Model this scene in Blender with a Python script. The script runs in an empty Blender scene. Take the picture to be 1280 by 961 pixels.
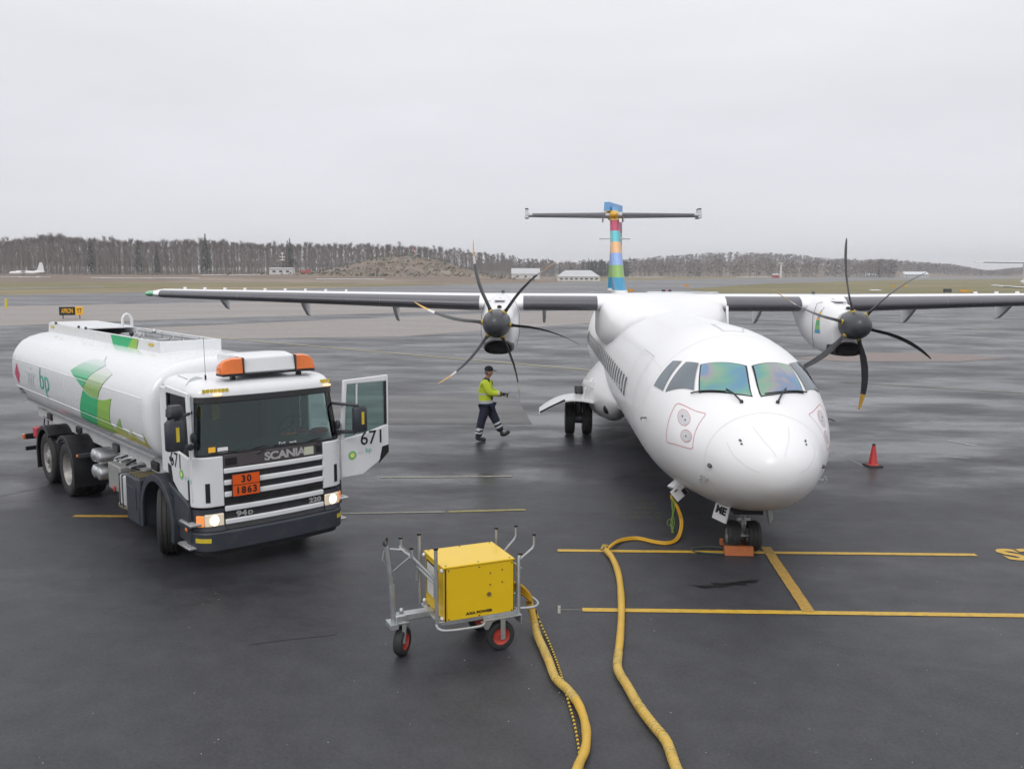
import bpy, bmesh, math, random
from mathutils import Vector, Matrix
sc = bpy.context.scene
col = sc.collection
R = math.radians
random.seed(7)
# ---------------------------------------------------------------- camera
CAM_H = 4.14; FPX = 1108.17; PITCH = .1262; ROLL = .0028
cd = bpy.data.cameras.new('camera'); cam = bpy.data.objects.new('camera', cd); col.objects.link(cam)
cd.sensor_width = 36; cd.lens = FPX / 1280 * 36; cd.clip_start = .1; cd.clip_end = 9000
cam.matrix_world = Matrix.Translation((0, 0, CAM_H)) @ Matrix.Rotation(math.pi / 2 - PITCH, 4, 'X') @ Matrix.Rotation(ROLL, 4, 'Z')
sc.camera = cam
# ---------------------------------------------------------------- sky, sun, exposure
SUN_EL, SUN_AZ = 42, 200
w = bpy.data.worlds.new('World'); sc.world = w; w.use_nodes = True
nt = w.node_tree; nt.nodes.clear()
out = nt.nodes.new('ShaderNodeOutputWorld'); bg = nt.nodes.new('ShaderNodeBackground')
tc = nt.nodes.new('ShaderNodeTexCoord'); sep = nt.nodes.new('ShaderNodeSeparateXYZ')
nt.links.new(tc.outputs['Generated'], sep.inputs[0])
ramp = nt.nodes.new('ShaderNodeValToRGB'); nt.links.new(sep.outputs['Z'], ramp.inputs[0])
e = ramp.color_ramp.elements
e[0].position = 0; e[0].color = (.77, .775, .82, 1)
e[1].position = 1; e[1].color = (1.08, 1.08, 1.10, 1)
for p, c in ((.06, (.74, .75, .80, 1)), (.17, (.76, .765, .81, 1)), (.30, (.84, .84, .87, 1)), (.55, (1.04, 1.04, 1.06, 1))):
    k = e.new(p); k.color = c
mp = nt.nodes.new('ShaderNodeMapping'); mp.inputs['Scale'].default_value = (1.2, 1.2, 5)
nt.links.new(tc.outputs['Generated'], mp.inputs[0])
nz = nt.nodes.new('ShaderNodeTexNoise'); nz.inputs['Scale'].default_value = 1.7; nz.inputs['Detail'].default_value = 5; nz.inputs['Roughness'].default_value = .55
nt.links.new(mp.outputs[0], nz.inputs['Vector'])
mr = nt.nodes.new('ShaderNodeMapRange'); mr.inputs[1].default_value = .3; mr.inputs[2].default_value = .7; mr.inputs[3].default_value = .94; mr.inputs[4].default_value = 1.05
nt.links.new(nz.outputs[0], mr.inputs[0])
mul = nt.nodes.new('ShaderNodeVectorMath'); mul.operation = 'SCALE'
nt.links.new(ramp.outputs[0], mul.inputs[0]); nt.links.new(mr.outputs[0], mul.inputs['Scale'])
sky = nt.nodes.new('ShaderNodeTexSky'); sky.sky_type = 'NISHITA'; sky.sun_disc = False
sky.sun_elevation = R(SUN_EL); sky.sun_rotation = R(SUN_AZ)
sk = nt.nodes.new('ShaderNodeVectorMath'); sk.operation = 'SCALE'; sk.inputs['Scale'].default_value = .004
nt.links.new(sky.outputs[0], sk.inputs[0])
ad = nt.nodes.new('ShaderNodeVectorMath'); ad.operation = 'ADD'
nt.links.new(mul.outputs[0], ad.inputs[0]); nt.links.new(sk.outputs[0], ad.inputs[1])
nt.links.new(ad.outputs[0], bg.inputs[0]); bg.inputs[1].default_value = 1.04
nt.links.new(bg.outputs[0], out.inputs[0])
sd = bpy.data.lights.new('sun', 'SUN'); sd.energy = .9; sd.angle = R(25); sd.color = (1, .98, .95)
so = bpy.data.objects.new('sun', sd); col.objects.link(so)
so.rotation_euler = (R(90 - SUN_EL), 0, R(180 - SUN_AZ) )
sc.view_settings.view_transform = 'Standard'; sc.view_settings.look = 'None'
sc.view_settings.exposure = 0.0; sc.view_settings.gamma = 1
sc.cycles.use_denoising = True; sc.cycles.max_bounces = 8; sc.cycles.caustics_reflective = False
sc.cycles.volume_bounces = 0

# ---------------------------------------------------------------- helpers
def ray(u, v):
    X, Y = u - 640, v - 480.5
    c, s = math.cos(ROLL), math.sin(ROLL); X, Y = c * X + s * Y, -s * X + c * Y
    return Vector((X / FPX, math.cos(PITCH) - (Y / FPX) * math.sin(PITCH), -math.sin(PITCH) - (Y / FPX) * math.cos(PITCH)))
def G(u, v, z=0.):                       # where a spot of the apron lies on the ground, in metres
    d = ray(u, v); t = (z - CAM_H) / d.z
    return Vector((d.x * t, d.y * t, z))
def AT(u, v, D):                         # a spot at ground distance D
    d = ray(u, v); t = D / d.y
    return Vector((d.x * t, D, CAM_H + d.z * t))

class MB:
    def __init__(s): s.v = []; s.f = []; s.m = []
    def add(s, vs, fs, m=0, M=None):
        n = len(s.v)
        for p in vs:
            p = Vector(p); s.v.append(M @ p if M is not None else p)
        for f in fs: s.f.append(tuple(i + n for i in f)); s.m.append(m)
        return s
    def box(s, c, d, m=0, M=None, rz=0, taper=None):
        x, y, z = d[0] / 2, d[1] / 2, d[2] / 2
        tx, ty = taper or (1, 1)
        vs = [(-x, -y, -z), (x, -y, -z), (x, y, -z), (-x, y, -z), (-x * tx, -y * ty, z), (x * tx, -y * ty, z), (x * tx, y * ty, z), (-x * tx, y * ty, z)]
        T = Matrix.Translation(c) @ Matrix.Rotation(rz, 4, 'Z')
        if M is not None: T = M @ T
        return s.add(vs, [(0, 3, 2, 1), (4, 5, 6, 7), (0, 1, 5, 4), (1, 2, 6, 5), (2, 3, 7, 6), (3, 0, 4, 7)], m, T)
    def loft(s, rings, m=0, cap0=True, cap1=True, closed=True, M=None):
        n = len(rings[0]); b = [p for r_ in rings for p in r_]; f = []
        for i in range(len(rings) - 1):
            for j in range(n if closed else n - 1):
                k = (j + 1) % n
                f.append((i * n + j, i * n + k, (i + 1) * n + k, (i + 1) * n + j))
        if cap0: f.append(tuple(range(n))[::-1])
        if cap1: f.append(tuple(range((len(rings) - 1) * n, len(rings) * n)))
        return s.add(b, f, m, M)
    def cyl(s, a, b, r0, r1=None, n=14, m=0, M=None, caps=True):
        a, b = Vector(a), Vector(b); r1 = r0 if r1 is None else r1
        d = (b - a).normalized(); u = d.orthogonal().normalized(); w_ = d.cross(u)
        rg = [[p + (u * math.cos(2 * math.pi * k / n) + w_ * math.sin(2 * math.pi * k / n)) * r_ for k in range(n)] for p, r_ in ((a, r0), (b, r1))]
        return s.loft(rg, m, caps, caps, M=M)
    def tube(s, pts, r, n=8, m=0, M=None, caps=True):
        pts = [Vector(p) for p in pts]; rg = []; u = None
        for i, p in enumerate(pts):
            t = (pts[min(i + 1, len(pts) - 1)] - pts[max(i - 1, 0)]).normalized()
            u = (t.orthogonal() if u is None else (u - t * u.dot(t))).normalized(); w_ = t.cross(u)
            rr = r(i / (len(pts) - 1)) if callable(r) else r
            rg.append([p + (u * math.cos(2 * math.pi * k / n) + w_ * math.sin(2 * math.pi * k / n)) * rr for k in range(n)])
        return s.loft(rg, m, caps, caps, M=M)
    def lathe(s, prof, o, ax, n=32, m=0, M=None, caps=False):       # prof [(radius, along)]
        o, ax = Vector(o), Vector(ax).normalized(); u = ax.orthogonal().normalized(); w_ = ax.cross(u)
        rg = [[o + ax * h + (u * math.cos(2 * math.pi * k / n) + w_ * math.sin(2 * math.pi * k / n)) * max(r_, 1e-4) for k in range(n)] for r_, h in prof]
        return s.loft(rg, m, caps and prof[0][0] > 1e-3, caps and prof[-1][0] > 1e-3, M=M)
    def prism(s, poly, vec, m=0, M=None):
        poly = [Vector(p) for p in poly]; vec = Vector(vec); n = len(poly)
        return s.add(poly + [p + vec for p in poly], [tuple(range(n))[::-1], tuple(range(n, 2 * n))] + [(i, (i + 1) % n, n + (i + 1) % n, n + i) for i in range(n)], m, M)
    def sphere(s, c, r, n=12, m=0, M=None):
        if not hasattr(r, '__len__'): r = (r, r, r)
        prof = []
        rg = []
        for i in range(n // 2 + 1):
            a = math.pi * i / (n // 2)
            rg.append([Vector((c[0] + r[0] * max(math.sin(a), 1e-3) * math.cos(2 * math.pi * k / n), c[1] + r[1] * max(math.sin(a), 1e-3) * math.sin(2 * math.pi * k / n), c[2] - r[2] * math.cos(a))) for k in range(n)])
        return s.loft(rg, m, M=M)

def obj(name, mb, mats, parent=None, bevel=0, ang=35, smooth=True, fix=True, seg=2):
    me = bpy.data.meshes.new(name); me.from_pydata([tuple(v) for v in mb.v], [], mb.f)
    for m_ in (mats if isinstance(mats, (list, tuple)) else [mats]): me.materials.append(m_)
    for p, k in zip(me.polygons, mb.m): p.material_index = k
    if fix:
        b = bmesh.new(); b.from_mesh(me); bmesh.ops.recalc_face_normals(b, faces=b.faces); b.to_mesh(me); b.free()
    if smooth:
        me.shade_smooth(); me.set_sharp_from_angle(angle=R(ang))
    o = bpy.data.objects.new(name, me); col.objects.link(o)
    if parent: o.parent = parent
    if bevel:
        b = o.modifiers.new('edge', 'BEVEL'); b.width = bevel; b.segments = seg; b.limit_method = 'ANGLE'; b.angle_limit = R(40); b.harden_normals = False
    return o
def tag(o, label=None, cat=None, group=None, kind=None):
    if label: o['label'] = label
    if cat: o['category'] = cat
    if group: o['group'] = group
    if kind: o['kind'] = kind
    return o
def thing(name, label, cat, loc=(0, 0, 0), rz=0, group=None):
    o = bpy.data.objects.new(name, None); col.objects.link(o); o.empty_display_size = .3
    o.location = loc; o.rotation_euler = (0, 0, rz)
    return tag(o, label, cat, group)
def struct(name, mb, m_, **k):
    return tag(obj(name, mb, m_, **k), kind='structure')
def copy_tree(o, parent=None):
    c = o.copy(); col.objects.link(c)
    if parent: c.parent = parent
    for ch in list(o.children): copy_tree(ch, c)
    return c

# node material helper
def mat(name, c, rough=.5, metal=0., spec=.5, coat=0., var=.08, vscale=3., bump=0., bscale=40., rvar=.1, emit=None, estr=0, alpha=1, trans=0, ior=1.5, dirt=0, grime=(.16, .15, .13)):
    m_ = bpy.data.materials.new(name); m_.use_nodes = True; n = m_.node_tree; p = n.nodes['Principled BSDF']; L = n.links.new
    p.inputs['Roughness'].default_value = rough; p.inputs['Metallic'].default_value = metal
    p.inputs['Specular IOR Level'].default_value = spec; p.inputs['Coat Weight'].default_value = coat; p.inputs['Coat Roughness'].default_value = .08
    p.inputs['IOR'].default_value = ior; p.inputs['Transmission Weight'].default_value = trans; p.inputs['Alpha'].default_value = alpha
    if emit: p.inputs['Emission Color'].default_value = (*emit, 1); p.inputs['Emission Strength'].default_value = estr
    t = n.nodes.new('ShaderNodeTexCoord'); z = n.nodes.new('ShaderNodeTexNoise'); z.inputs['Scale'].default_value = vscale; z.inputs['Detail'].default_value = 6; z.inputs['Roughness'].default_value = .6
    L(t.outputs['Object'], z.inputs['Vector'])
    mx = n.nodes.new('ShaderNodeMix'); mx.data_type = 'RGBA'
    mx.inputs[6].default_value = (*[x * (1 - var) for x in c], 1); mx.inputs[7].default_value = (*[min(x * (1 + var), 1) for x in c], 1)
    L(z.outputs[0], mx.inputs[0]); last = mx.outputs[2]
    if dirt:
        z2 = n.nodes.new('ShaderNodeTexNoise'); z2.inputs['Scale'].default_value = vscale * 1.7; z2.inputs['Detail'].default_value = 9; z2.inputs['Roughness'].default_value = .7
        L(t.outputs['Object'], z2.inputs['Vector'])
        r2 = n.nodes.new('ShaderNodeMapRange'); r2.inputs[1].default_value = .5; r2.inputs[2].default_value = .75; r2.inputs[4].default_value = dirt; L(z2.outputs[0], r2.inputs[0])
        m2 = n.nodes.new('ShaderNodeMix'); m2.data_type = 'RGBA'; m2.inputs[7].default_value = (*grime, 1); L(r2.outputs[0], m2.inputs[0]); L(last, m2.inputs[6]); last = m2.outputs[2]
    L(last, p.inputs['Base Color'])
    mr_ = n.nodes.new('ShaderNodeMapRange'); mr_.inputs[3].default_value = max(rough - rvar, .02); mr_.inputs[4].default_value = min(rough + rvar, 1); L(z.outputs[0], mr_.inputs[0]); L(mr_.outputs[0], p.inputs['Roughness'])
    if bump:
        bz = n.nodes.new('ShaderNodeTexNoise'); bz.inputs['Scale'].default_value = bscale; bz.inputs['Detail'].default_value = 4; L(t.outputs['Object'], bz.inputs['Vector'])
        bb = n.nodes.new('ShaderNodeBump'); bb.inputs['Strength'].default_value = bump; bb.inputs['Distance'].default_value = .01; L(bz.outputs[0], bb.inputs['Height']); L(bb.outputs[0], p.inputs['Normal'])
    return m_

def text_mb(txt, size, bold=0., sx=1., space=1., res=3):
    c = bpy.data.curves.new('lettering', 'FONT'); c.body = txt; c.size = size; c.align_x = 'CENTER'; c.align_y = 'CENTER'; c.offset = bold; c.resolution_u = res; c.space_character = space
    o = bpy.data.objects.new('lettering', c); col.objects.link(o)
    me = bpy.data.meshes.new_from_object(o.evaluated_get(bpy.context.evaluated_depsgraph_get()))
    m_ = MB(); m_.v = [Vector((v.co.x * sx, v.co.y, 0)) for v in me.vertices]; m_.f = [tuple(p.vertices) for p in me.polygons]; m_.m = [0] * len(m_.f)
    bpy.data.objects.remove(o); bpy.data.meshes.remove(me)
    return m_
def text(name, txt, size, M, mat_, parent, bold=0., sx=1., fn=None, th=.004, space=1.):
    m_ = text_mb(txt, size, bold, sx, space)
    if fn: m_.v = [Vector(fn(v.x, v.y)) for v in m_.v]
    else: m_.v = [M @ v for v in m_.v]
    o = obj(name, m_, mat_, parent, smooth=False, fix=False)
    return o
def frame(o, xa, ya):                     # matrix: local x -> xa, local y -> ya
    xa, ya = Vector(xa).normalized(), Vector(ya).normalized(); z = xa.cross(ya)
    M = Matrix((xa, ya, z)).transposed().to_4x4(); M.translation = o
    return M
def lerp(a, b, t): return a + (b - a) * t
def pch(xs, ys, x):
    n = len(xs); h = [xs[i + 1] - xs[i] for i in range(n - 1)]; d = [(ys[i + 1] - ys[i]) / h[i] for i in range(n - 1)]
    m_ = [d[0]] + [0 if d[i - 1] * d[i] <= 0 else (h[i - 1] + h[i]) * 3 / ((2 * h[i] + h[i - 1]) / d[i - 1] + (h[i] + 2 * h[i - 1]) / d[i]) for i in range(1, n - 1)] + [d[-1]]
    i = 0
    while i < n - 2 and x > xs[i + 1]: i += 1
    t = (x - xs[i]) / h[i]
    return (1 + 2 * t) * (1 - t) ** 2 * ys[i] + t * (1 - t) ** 2 * h[i] * m_[i] + t * t * (3 - 2 * t) * ys[i + 1] + t * t * (t - 1) * h[i] * m_[i + 1]
def smooth_path(pts, n=10):
    P = [Vector(p) for p in pts]; P = [P[0] * 2 - P[1]] + P + [P[-1] * 2 - P[-2]]; o = []
    for i in range(1, len(P) - 2):
        for k in range(n):
            t = k / n
            o.append(.5 * ((2 * P[i]) + (P[i + 1] - P[i - 1]) * t + (2 * P[i - 1] - 5 * P[i] + 4 * P[i + 1] - P[i + 2]) * t * t + (3 * P[i] - P[i - 1] - 3 * P[i + 1] + P[i + 2]) * t ** 3))
    o.append(P[-2]); return o

# shared materials
WHITE = mat('white_paint', (.80, .80, .81), .28, coat=.4, var=.02, vscale=1.5, dirt=.05)
WHITE_TRUCK = mat('truck_white', (.76, .77, .79), .3, coat=.4, var=.03, vscale=2, dirt=.10, grime=(.35, .33, .30))
RUBBER = mat('tyre_rubber', (.022, .022, .023), .7, var=.3, vscale=8, dirt=.35, grime=(.07, .065, .06), bump=.15)
DPLAST = mat('dark_plastic', (.035, .038, .045), .5, var=.15, dirt=.3, grime=(.1, .095, .09))
BLACK = mat('black_plastic', (.012, .012, .014), .4, var=.2)
STEEL = mat('galvanised_steel', (.46, .48, .49), .42, metal=.75, var=.22, vscale=14, rvar=.12, dirt=.2)
DSTEEL = mat('dark_steel', (.10, .10, .105), .5, metal=.6, var=.3, vscale=9, dirt=.3)
ALU = mat('aluminium', (.62, .63, .64), .33, metal=.9, var=.12, vscale=10, dirt=.25)
# ================================================================= ground
def asphalt_mat(name, dark, light, r_dry, r_wet, speck=.5, tint=(1, .985, 1.03), wetbias=.5, streak=(.06, .22, 1)):
    m_ = bpy.data.materials.new(name); m_.use_nodes = True; n = m_.node_tree; p = n.nodes['Principled BSDF']; L = n.links.new
    t = n.nodes.new('ShaderNodeTexCoord')
    def noise(scale, det, rough, sx=(1, 1, 1), off=0):
        mp = n.nodes.new('ShaderNodeMapping'); mp.inputs['Scale'].default_value = sx; mp.inputs['Location'].default_value = (off, off * .7, 0); mp.inputs['Rotation'].default_value = (0, 0, .12 if streak[0] < .1 else .75)
        L(t.outputs['Object'], mp.inputs[0]); z = n.nodes.new('ShaderNodeTexNoise'); z.inputs['Scale'].default_value = scale; z.inputs['Detail'].default_value = det; z.inputs['Roughness'].default_value = rough
        L(mp.outputs[0], z.inputs['Vector']); return z.outputs[0]
    def rng(s, a, b, c, d):
        r_ = n.nodes.new('ShaderNodeMapRange'); r_.inputs[1].default_value = a; r_.inputs[2].default_value = b; r_.inputs[3].default_value = c; r_.inputs[4].default_value = d; L(s, r_.inputs[0]); return r_.outputs[0]
    def mth(op, a, b):
        r_ = n.nodes.new('ShaderNodeMath'); r_.operation = op
        for i, x in enumerate((a, b)):
            if isinstance(x, (int, float)): r_.inputs[i].default_value = x
            else: L(x, r_.inputs[i])
        return r_.outputs[0]
    big = rng(noise(1, 9, .68, streak), .36, .64, 0, 1)
    mid = rng(noise(.33, 7, .62, (.5, 1.1, 1), 13), .38, .66, 0, 1)
    wet = rng(mth('ADD', mth('MULTIPLY', big, .62), mth('MULTIPLY', mid, .38)), wetbias - .22, wetbias + .22, 0, 1)
    if name == 'wet_asphalt':
        sp = n.nodes.new('ShaderNodeSeparateXYZ'); L(t.outputs['Object'], sp.inputs[0])
        wet = rng(mth('ADD', mth('ADD', mth('MULTIPLY', big, .5), mth('MULTIPLY', mid, .5)), rng(sp.outputs['Y'], 10, 19, -.30, .10)), .22, .82, 0, 1)
        for (cx, cy, rad, amt) in ((-2.2, 16.6, 2.3, .55), (1.6, 21.5, 4.2, .45), (9.5, 26, 7, .35), (-9.5, 22, 5, .35), (10.2, 19.5, 2.2, .3)):
            dx = mth('MULTIPLY', mth('SUBTRACT', sp.outputs['X'], cx), 1 / rad); dy = mth('MULTIPLY', mth('SUBTRACT', sp.outputs['Y'], cy), .8 / rad)
            r2 = mth('ADD', mth('MULTIPLY', dx, dx), mth('MULTIPLY', dy, dy)); fo = rng(r2, 0, 1, amt, 0)
            wet = mth('ADD', wet, mth('MULTIPLY', fo, rng(mid, .15, .75, 0, 1.3)))
        wet = mth('MINIMUM', wet, 1.25)
    fine = noise(70, 2, .75)
    med = rng(noise(26, 3, .8, off=9), .38, .62, 0, 1)
    grit = rng(noise(42, 3, .8, off=5), .60, .74, 0, 1)
    mott = noise(2.2, 8, .68, off=3)
    f = mth('ADD', mth('MULTIPLY', rng(mott, .3, .7, 0, 1), .42), mth('MULTIPLY', rng(fine, .36, .64, 0, 1), .30))
    f = mth('ADD', f, mth('MULTIPLY', mth('SUBTRACT', med, .5), .34))
    f = mth('SUBTRACT', mth('ADD', f, mth('MULTIPLY', grit, speck)), mth('MULTIPLY', wet, .22))
    mx = n.nodes.new('ShaderNodeMix'); mx.data_type = 'RGBA'; mx.clamp_factor = False
    mx.inputs[6].default_value = (*[dark * k for k in tint], 1); mx.inputs[7].default_value = (*[light * k for k in tint], 1)
    L(f, mx.inputs[0]); L(mx.outputs[2], p.inputs['Base Color'])
    _rw = n.nodes.new('ShaderNodeMapRange'); _rw.clamp = False; _rw.inputs[3].default_value = r_dry; _rw.inputs[4].default_value = r_wet; L(wet, _rw.inputs[0])
    ro = mth('ADD', _rw.outputs[0], mth('MULTIPLY', rng(fine, .3, .7, -.5, .5), .12))
    L(ro, p.inputs['Roughness'])
    p.inputs['Specular IOR Level'].default_value = .5
    bb = n.nodes.new('ShaderNodeBump'); bb.inputs['Distance'].default_value = .004; L(rng(wet, 0, 1, .6, .22), bb.inputs['Strength']); L(fine, bb.inputs['Height']); L(bb.outputs[0], p.inputs['Normal'])
    return m_
ASPH = asphalt_mat('wet_asphalt', .021, .070, .56, .26, tint=(.95, .97, 1.14), streak=(.16, .27, 1))
ASPH_FAR = asphalt_mat('taxiway_asphalt', .07, .15, .6, .36, tint=(1, .99, 1.04), streak=(.012, .05, 1))
CONC = asphalt_mat('brown_concrete', .17, .33, .65, .42, tint=(1.1, .98, .9), speck=.2, streak=(.02, .1, 1))
PATCH = asphalt_mat('pale_concrete', .085, .18, .6, .38, tint=(1, .985, .98), streak=(.1, .9, 1))
def field_mat(name, c1, c2, c3, s=.02):
    m_ = bpy.data.materials.new(name); m_.use_nodes = True; n = m_.node_tree; p = n.nodes['Principled BSDF']; L = n.links.new
    t = n.nodes.new('ShaderNodeTexCoord'); mp = n.nodes.new('ShaderNodeMapping'); mp.inputs['Scale'].default_value = (.35, 1, 1); L(t.outputs['Object'], mp.inputs[0])
    z = n.nodes.new('ShaderNodeTexNoise'); z.inputs['Scale'].default_value = s; z.inputs['Detail'].default_value = 12; z.inputs['Roughness'].default_value = .68; L(mp.outputs[0], z.inputs['Vector'])
    r_ = n.nodes.new('ShaderNodeValToRGB'); e = r_.color_ramp.elements; e[0].position = .34; e[0].color = (*c1, 1); e[1].position = .66; e[1].color = (*c3, 1); k = e.new(.5); k.color = (*c2, 1)
    L(z.outputs[0], r_.inputs[0]); L(r_.outputs[0], p.inputs['Base Color']); p.inputs['Roughness'].default_value = .9; p.inputs['Specular IOR Level'].default_value = .15
    z2 = n.nodes.new('ShaderNodeTexNoise'); z2.inputs['Scale'].default_value = 1.5; z2.inputs['Detail'].default_value = 8; L(t.outputs['Object'], z2.inputs['Vector'])
    bb = n.nodes.new('ShaderNodeBump'); bb.inputs['Strength'].default_value = .6; bb.inputs['Distance'].default_value = .3; L(z2.outputs[0], bb.inputs['Height']); L(bb.outputs[0], p.inputs['Normal'])
    return m_
GRASS = field_mat('winter_grass', (.17, .14, .085), (.24, .20, .12), (.31, .26, .17), .03)
GREEN = field_mat('green_grass', (.15, .14, .075), (.205, .185, .10), (.27, .23, .145), .05)
BANKM = field_mat('brown_bank', (.16, .125, .10), (.22, .175, .14), (.30, .25, .20), .04)
SNOW = mat('old_snow', (.7, .72, .75), .6, var=.2, vscale=.6)
YEL = mat('yellow_road_paint', (.56, .35, .035), .5, var=.25, vscale=7, dirt=.6, grime=(.12, .09, .04), bump=.1)
YELO = mat('orange_road_paint', (.42, .25, .04), .55, var=.3, vscale=9, dirt=.9, grime=(.10, .085, .06))
PALE = mat('worn_line_paint', (.30, .29, .24), .6, var=.3, vscale=5, dirt=1, grime=(.08, .08, .08))

def sheet(name, pts, z, m_, sub=0):
    mb = MB(); mb.add([(p[0], p[1], z) for p in pts], [tuple(range(len(pts)))])
    return struct(name, mb, m_, smooth=False)
def gs(L_, z=0): return [G(u, v, z) for u, v in L_]
# the base sheet reaches the horizon
sheet('grass_field', [(-5000, -300), (6000, -300), (6000, 6500), (-5000, 6500)], -.06, GRASS)
sheet('apron', [(-140, -40), (260, -40), G(1500, 372), G(1280, 367), G(1100, 367), G(900, 366.5), G(850, 361), G(700, 366), G(0, 381), G(-500, 392)], 0., ASPH)
sheet('taxiway', [G(-700, 402), G(0, 386), G(500, 376), G(760, 368), G(872, 360), G(960, 354.5), G(1100, 350.2), G(1280, 348.4), G(1500, 347), G(1500, 344.2), G(1280, 344.6), G(1100, 345.6), G(860, 349.2), G(640, 353.8), G(520, 356.8), G(320, 362), G(0, 368.8), G(-700, 384)], -.02, ASPH_FAR)
sheet('green_verge', [G(872, 360), G(960, 354.5), G(1100, 350.2), G(1280, 348.4), G(1500, 347), G(1500, 372), G(1280, 367), G(1100, 367), G(900, 366.5), G(850, 361.3)], -.015, GREEN)
sheet('left_verge', [G(-700, 371), G(0, 362), G(320, 357), G(640, 350.5), G(860, 347.2), G(860, 345.8), G(640, 346), G(320, 350.5), G(0, 352.5), G(-700, 358)], -.03, GREEN)
sheet('concrete_strip', [G(-250, 392), G(0, 383), G(200, 379.5), G(420, 375), G(600, 371.5), G(740, 369.5), G(860, 367.5), G(860, 371), G(600, 388.5), G(420, 393.5), G(200, 400), G(0, 408), G(-250, 420)], .012, CONC)
sheet('concrete_strip', [G(180, 410), G(500, 396.5), G(640, 391), G(760, 386), G(860, 382), G(860, 392), G(740, 404), G(640, 411), G(500, 421), G(180, 425)], .008, CONC)
sheet('reddish_strip', [G(990, 448), G(1060, 441), G(1160, 441), G(1265, 447), G(1200, 452), G(1060, 452)], .008, mat('reddish_asphalt', (.17, .125, .11), .5, var=.3, vscale=.8, dirt=.5))
sheet('concrete_slab', gs([(430, 494), (644, 494), (665, 530), (400, 530)]), .004, PATCH)
path_thin = sheet('service_road', [G(-300, 364.6), G(0, 361.2), G(130, 358.9), G(130, 358.2), G(0, 360.2), G(-300, 363)], -.025, ASPH_FAR)
def stripe(name, a, b, wd, m_, z=.006, jag=.15):
    a, b = Vector(a), Vector(b); d = (b - a); L_ = d.length; d.normalize(); n_ = Vector((-d.y, d.x, 0)); k = max(2, int(L_ / .12)); k = min(k, 160)
    mb = MB(); rr = random.Random(int(L_ * 1000))
    vs = []
    for i in range(k + 1):
        p = a + d * (L_ * i / k)
        for s_ in (-1, 1): q = p + n_ * s_ * wd / 2 * (1 + rr.uniform(-jag, jag) * .3); vs.append((q.x, q.y, z))
    mb.add(vs, [(2 * i, 2 * i + 2, 2 * i + 3, 2 * i + 1) for i in range(k)])
    return struct(name, mb, m_, smooth=False)
stripe('stop_line', G(697, 688), G(1220, 693.5), .11, YEL)
stripe('stop_line', G(728, 762), G(1400, 771), .115, YEL)
stripe('lead_in_line', G(957, 684), G(1011, 765), .15, YELO, .010)
stripe('guide_line', G(250, 420.5), G(745, 463.5), .16, mat('faded_yellow_line', (.50, .44, .22), .6, var=.2, vscale=1.5, dirt=.3), .016)
stripe('guide_line', G(1050, 477.5), G(1400, 498.5), .12, mat('faded_green_line', (.13, .135, .06), .5, var=.3, vscale=1.5, dirt=.9), .012)
stripe('guide_line', G(1150, 404), G(1400, 431), .25, PALE, .012)
stripe('parking_line', G(476, 596.8), G(640, 595.2), .10, PALE)
stripe('parking_line', G(560, 639.6), G(657, 637), .10, mat('faded_yellow', (.28, .24, .08), .55, var=.3, vscale=4, dirt=1, grime=(.07, .07, .07)))
stripe('parking_line', G(425, 642), G(556, 639.7), .07, PALE)
stripe('parking_line', G(92, 645), G(200, 645.5), .13, YELO)
stripe('survey_mark', G(699, 762), G(728, 762.4), .012, PALE)
stripe('survey_mark', G(699, 757), G(699, 767), .035, PALE)
for (a, b, c, d, wd) in ((1185, 551, 1222, 557.5, .07), (1176, 570, 1212, 573, .05), (1064, 575, 1080, 583, .015)):
    stripe('chalk_mark', G(a, b), G(c, d), wd, bpy.data.materials.get('chalk') or mat('chalk', (.5, .5, .5), .8), .006, 2)
# painted stand letters, cut by the right edge of the frame
tm = text_mb('S3', .70, .03, 1.0)
pS = G(1281, 694); tm.v = [Vector((pS.x + v.x, pS.y + v.y * 1.0, .007)) for v in tm.v]
struct('stand_lettering', tm, YEL, smooth=False, fix=False)
rr = random.Random(5); mb = MB()
for row in range(5):
    for k in range(9):
        if rr.random() < .3: continue
        p = G(767 + k * 6 + row * 2 + rr.uniform(-1.5, 1.5), 623 + row * 6); q = .045
        mb.add([(p.x - q, p.y - .02, .005), (p.x + q * rr.uniform(.2, 1), p.y - .02, .005), (p.x + q * .8, p.y + .02, .005), (p.x - q * .7, p.y + .025, .005)], [(0, 1, 2, 3)])
struct('faded_stand_lettering', mb, mat('ghost_paint', (.13, .12, .045), .6, var=.4, dirt=.8, grime=(.05, .05, .05)), smooth=False)
rr = random.Random(31); OIL = mat('oil_stain', (.010, .010, .011), .35, var=.3)
for u, v, a, b in ((905, 731, 34, 3.0), (925, 728, 18, 2.0), (890, 733, 10, 1.5)):
    P = []
    for k in range(26):
        t = 2 * math.pi * k / 26; f = 1 + .45 * rr.uniform(-1, 1); P.append(G(u + a * math.cos(t) * f, v + b * math.sin(t) * f - .08 * a * math.cos(t), 0))
    mb = MB(); mb.add([(p.x, p.y, .0035 + .0004 * (a % 5)) for p in P], [tuple(range(26))]); struct('oil_stain', mb, OIL, smooth=False)
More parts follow.
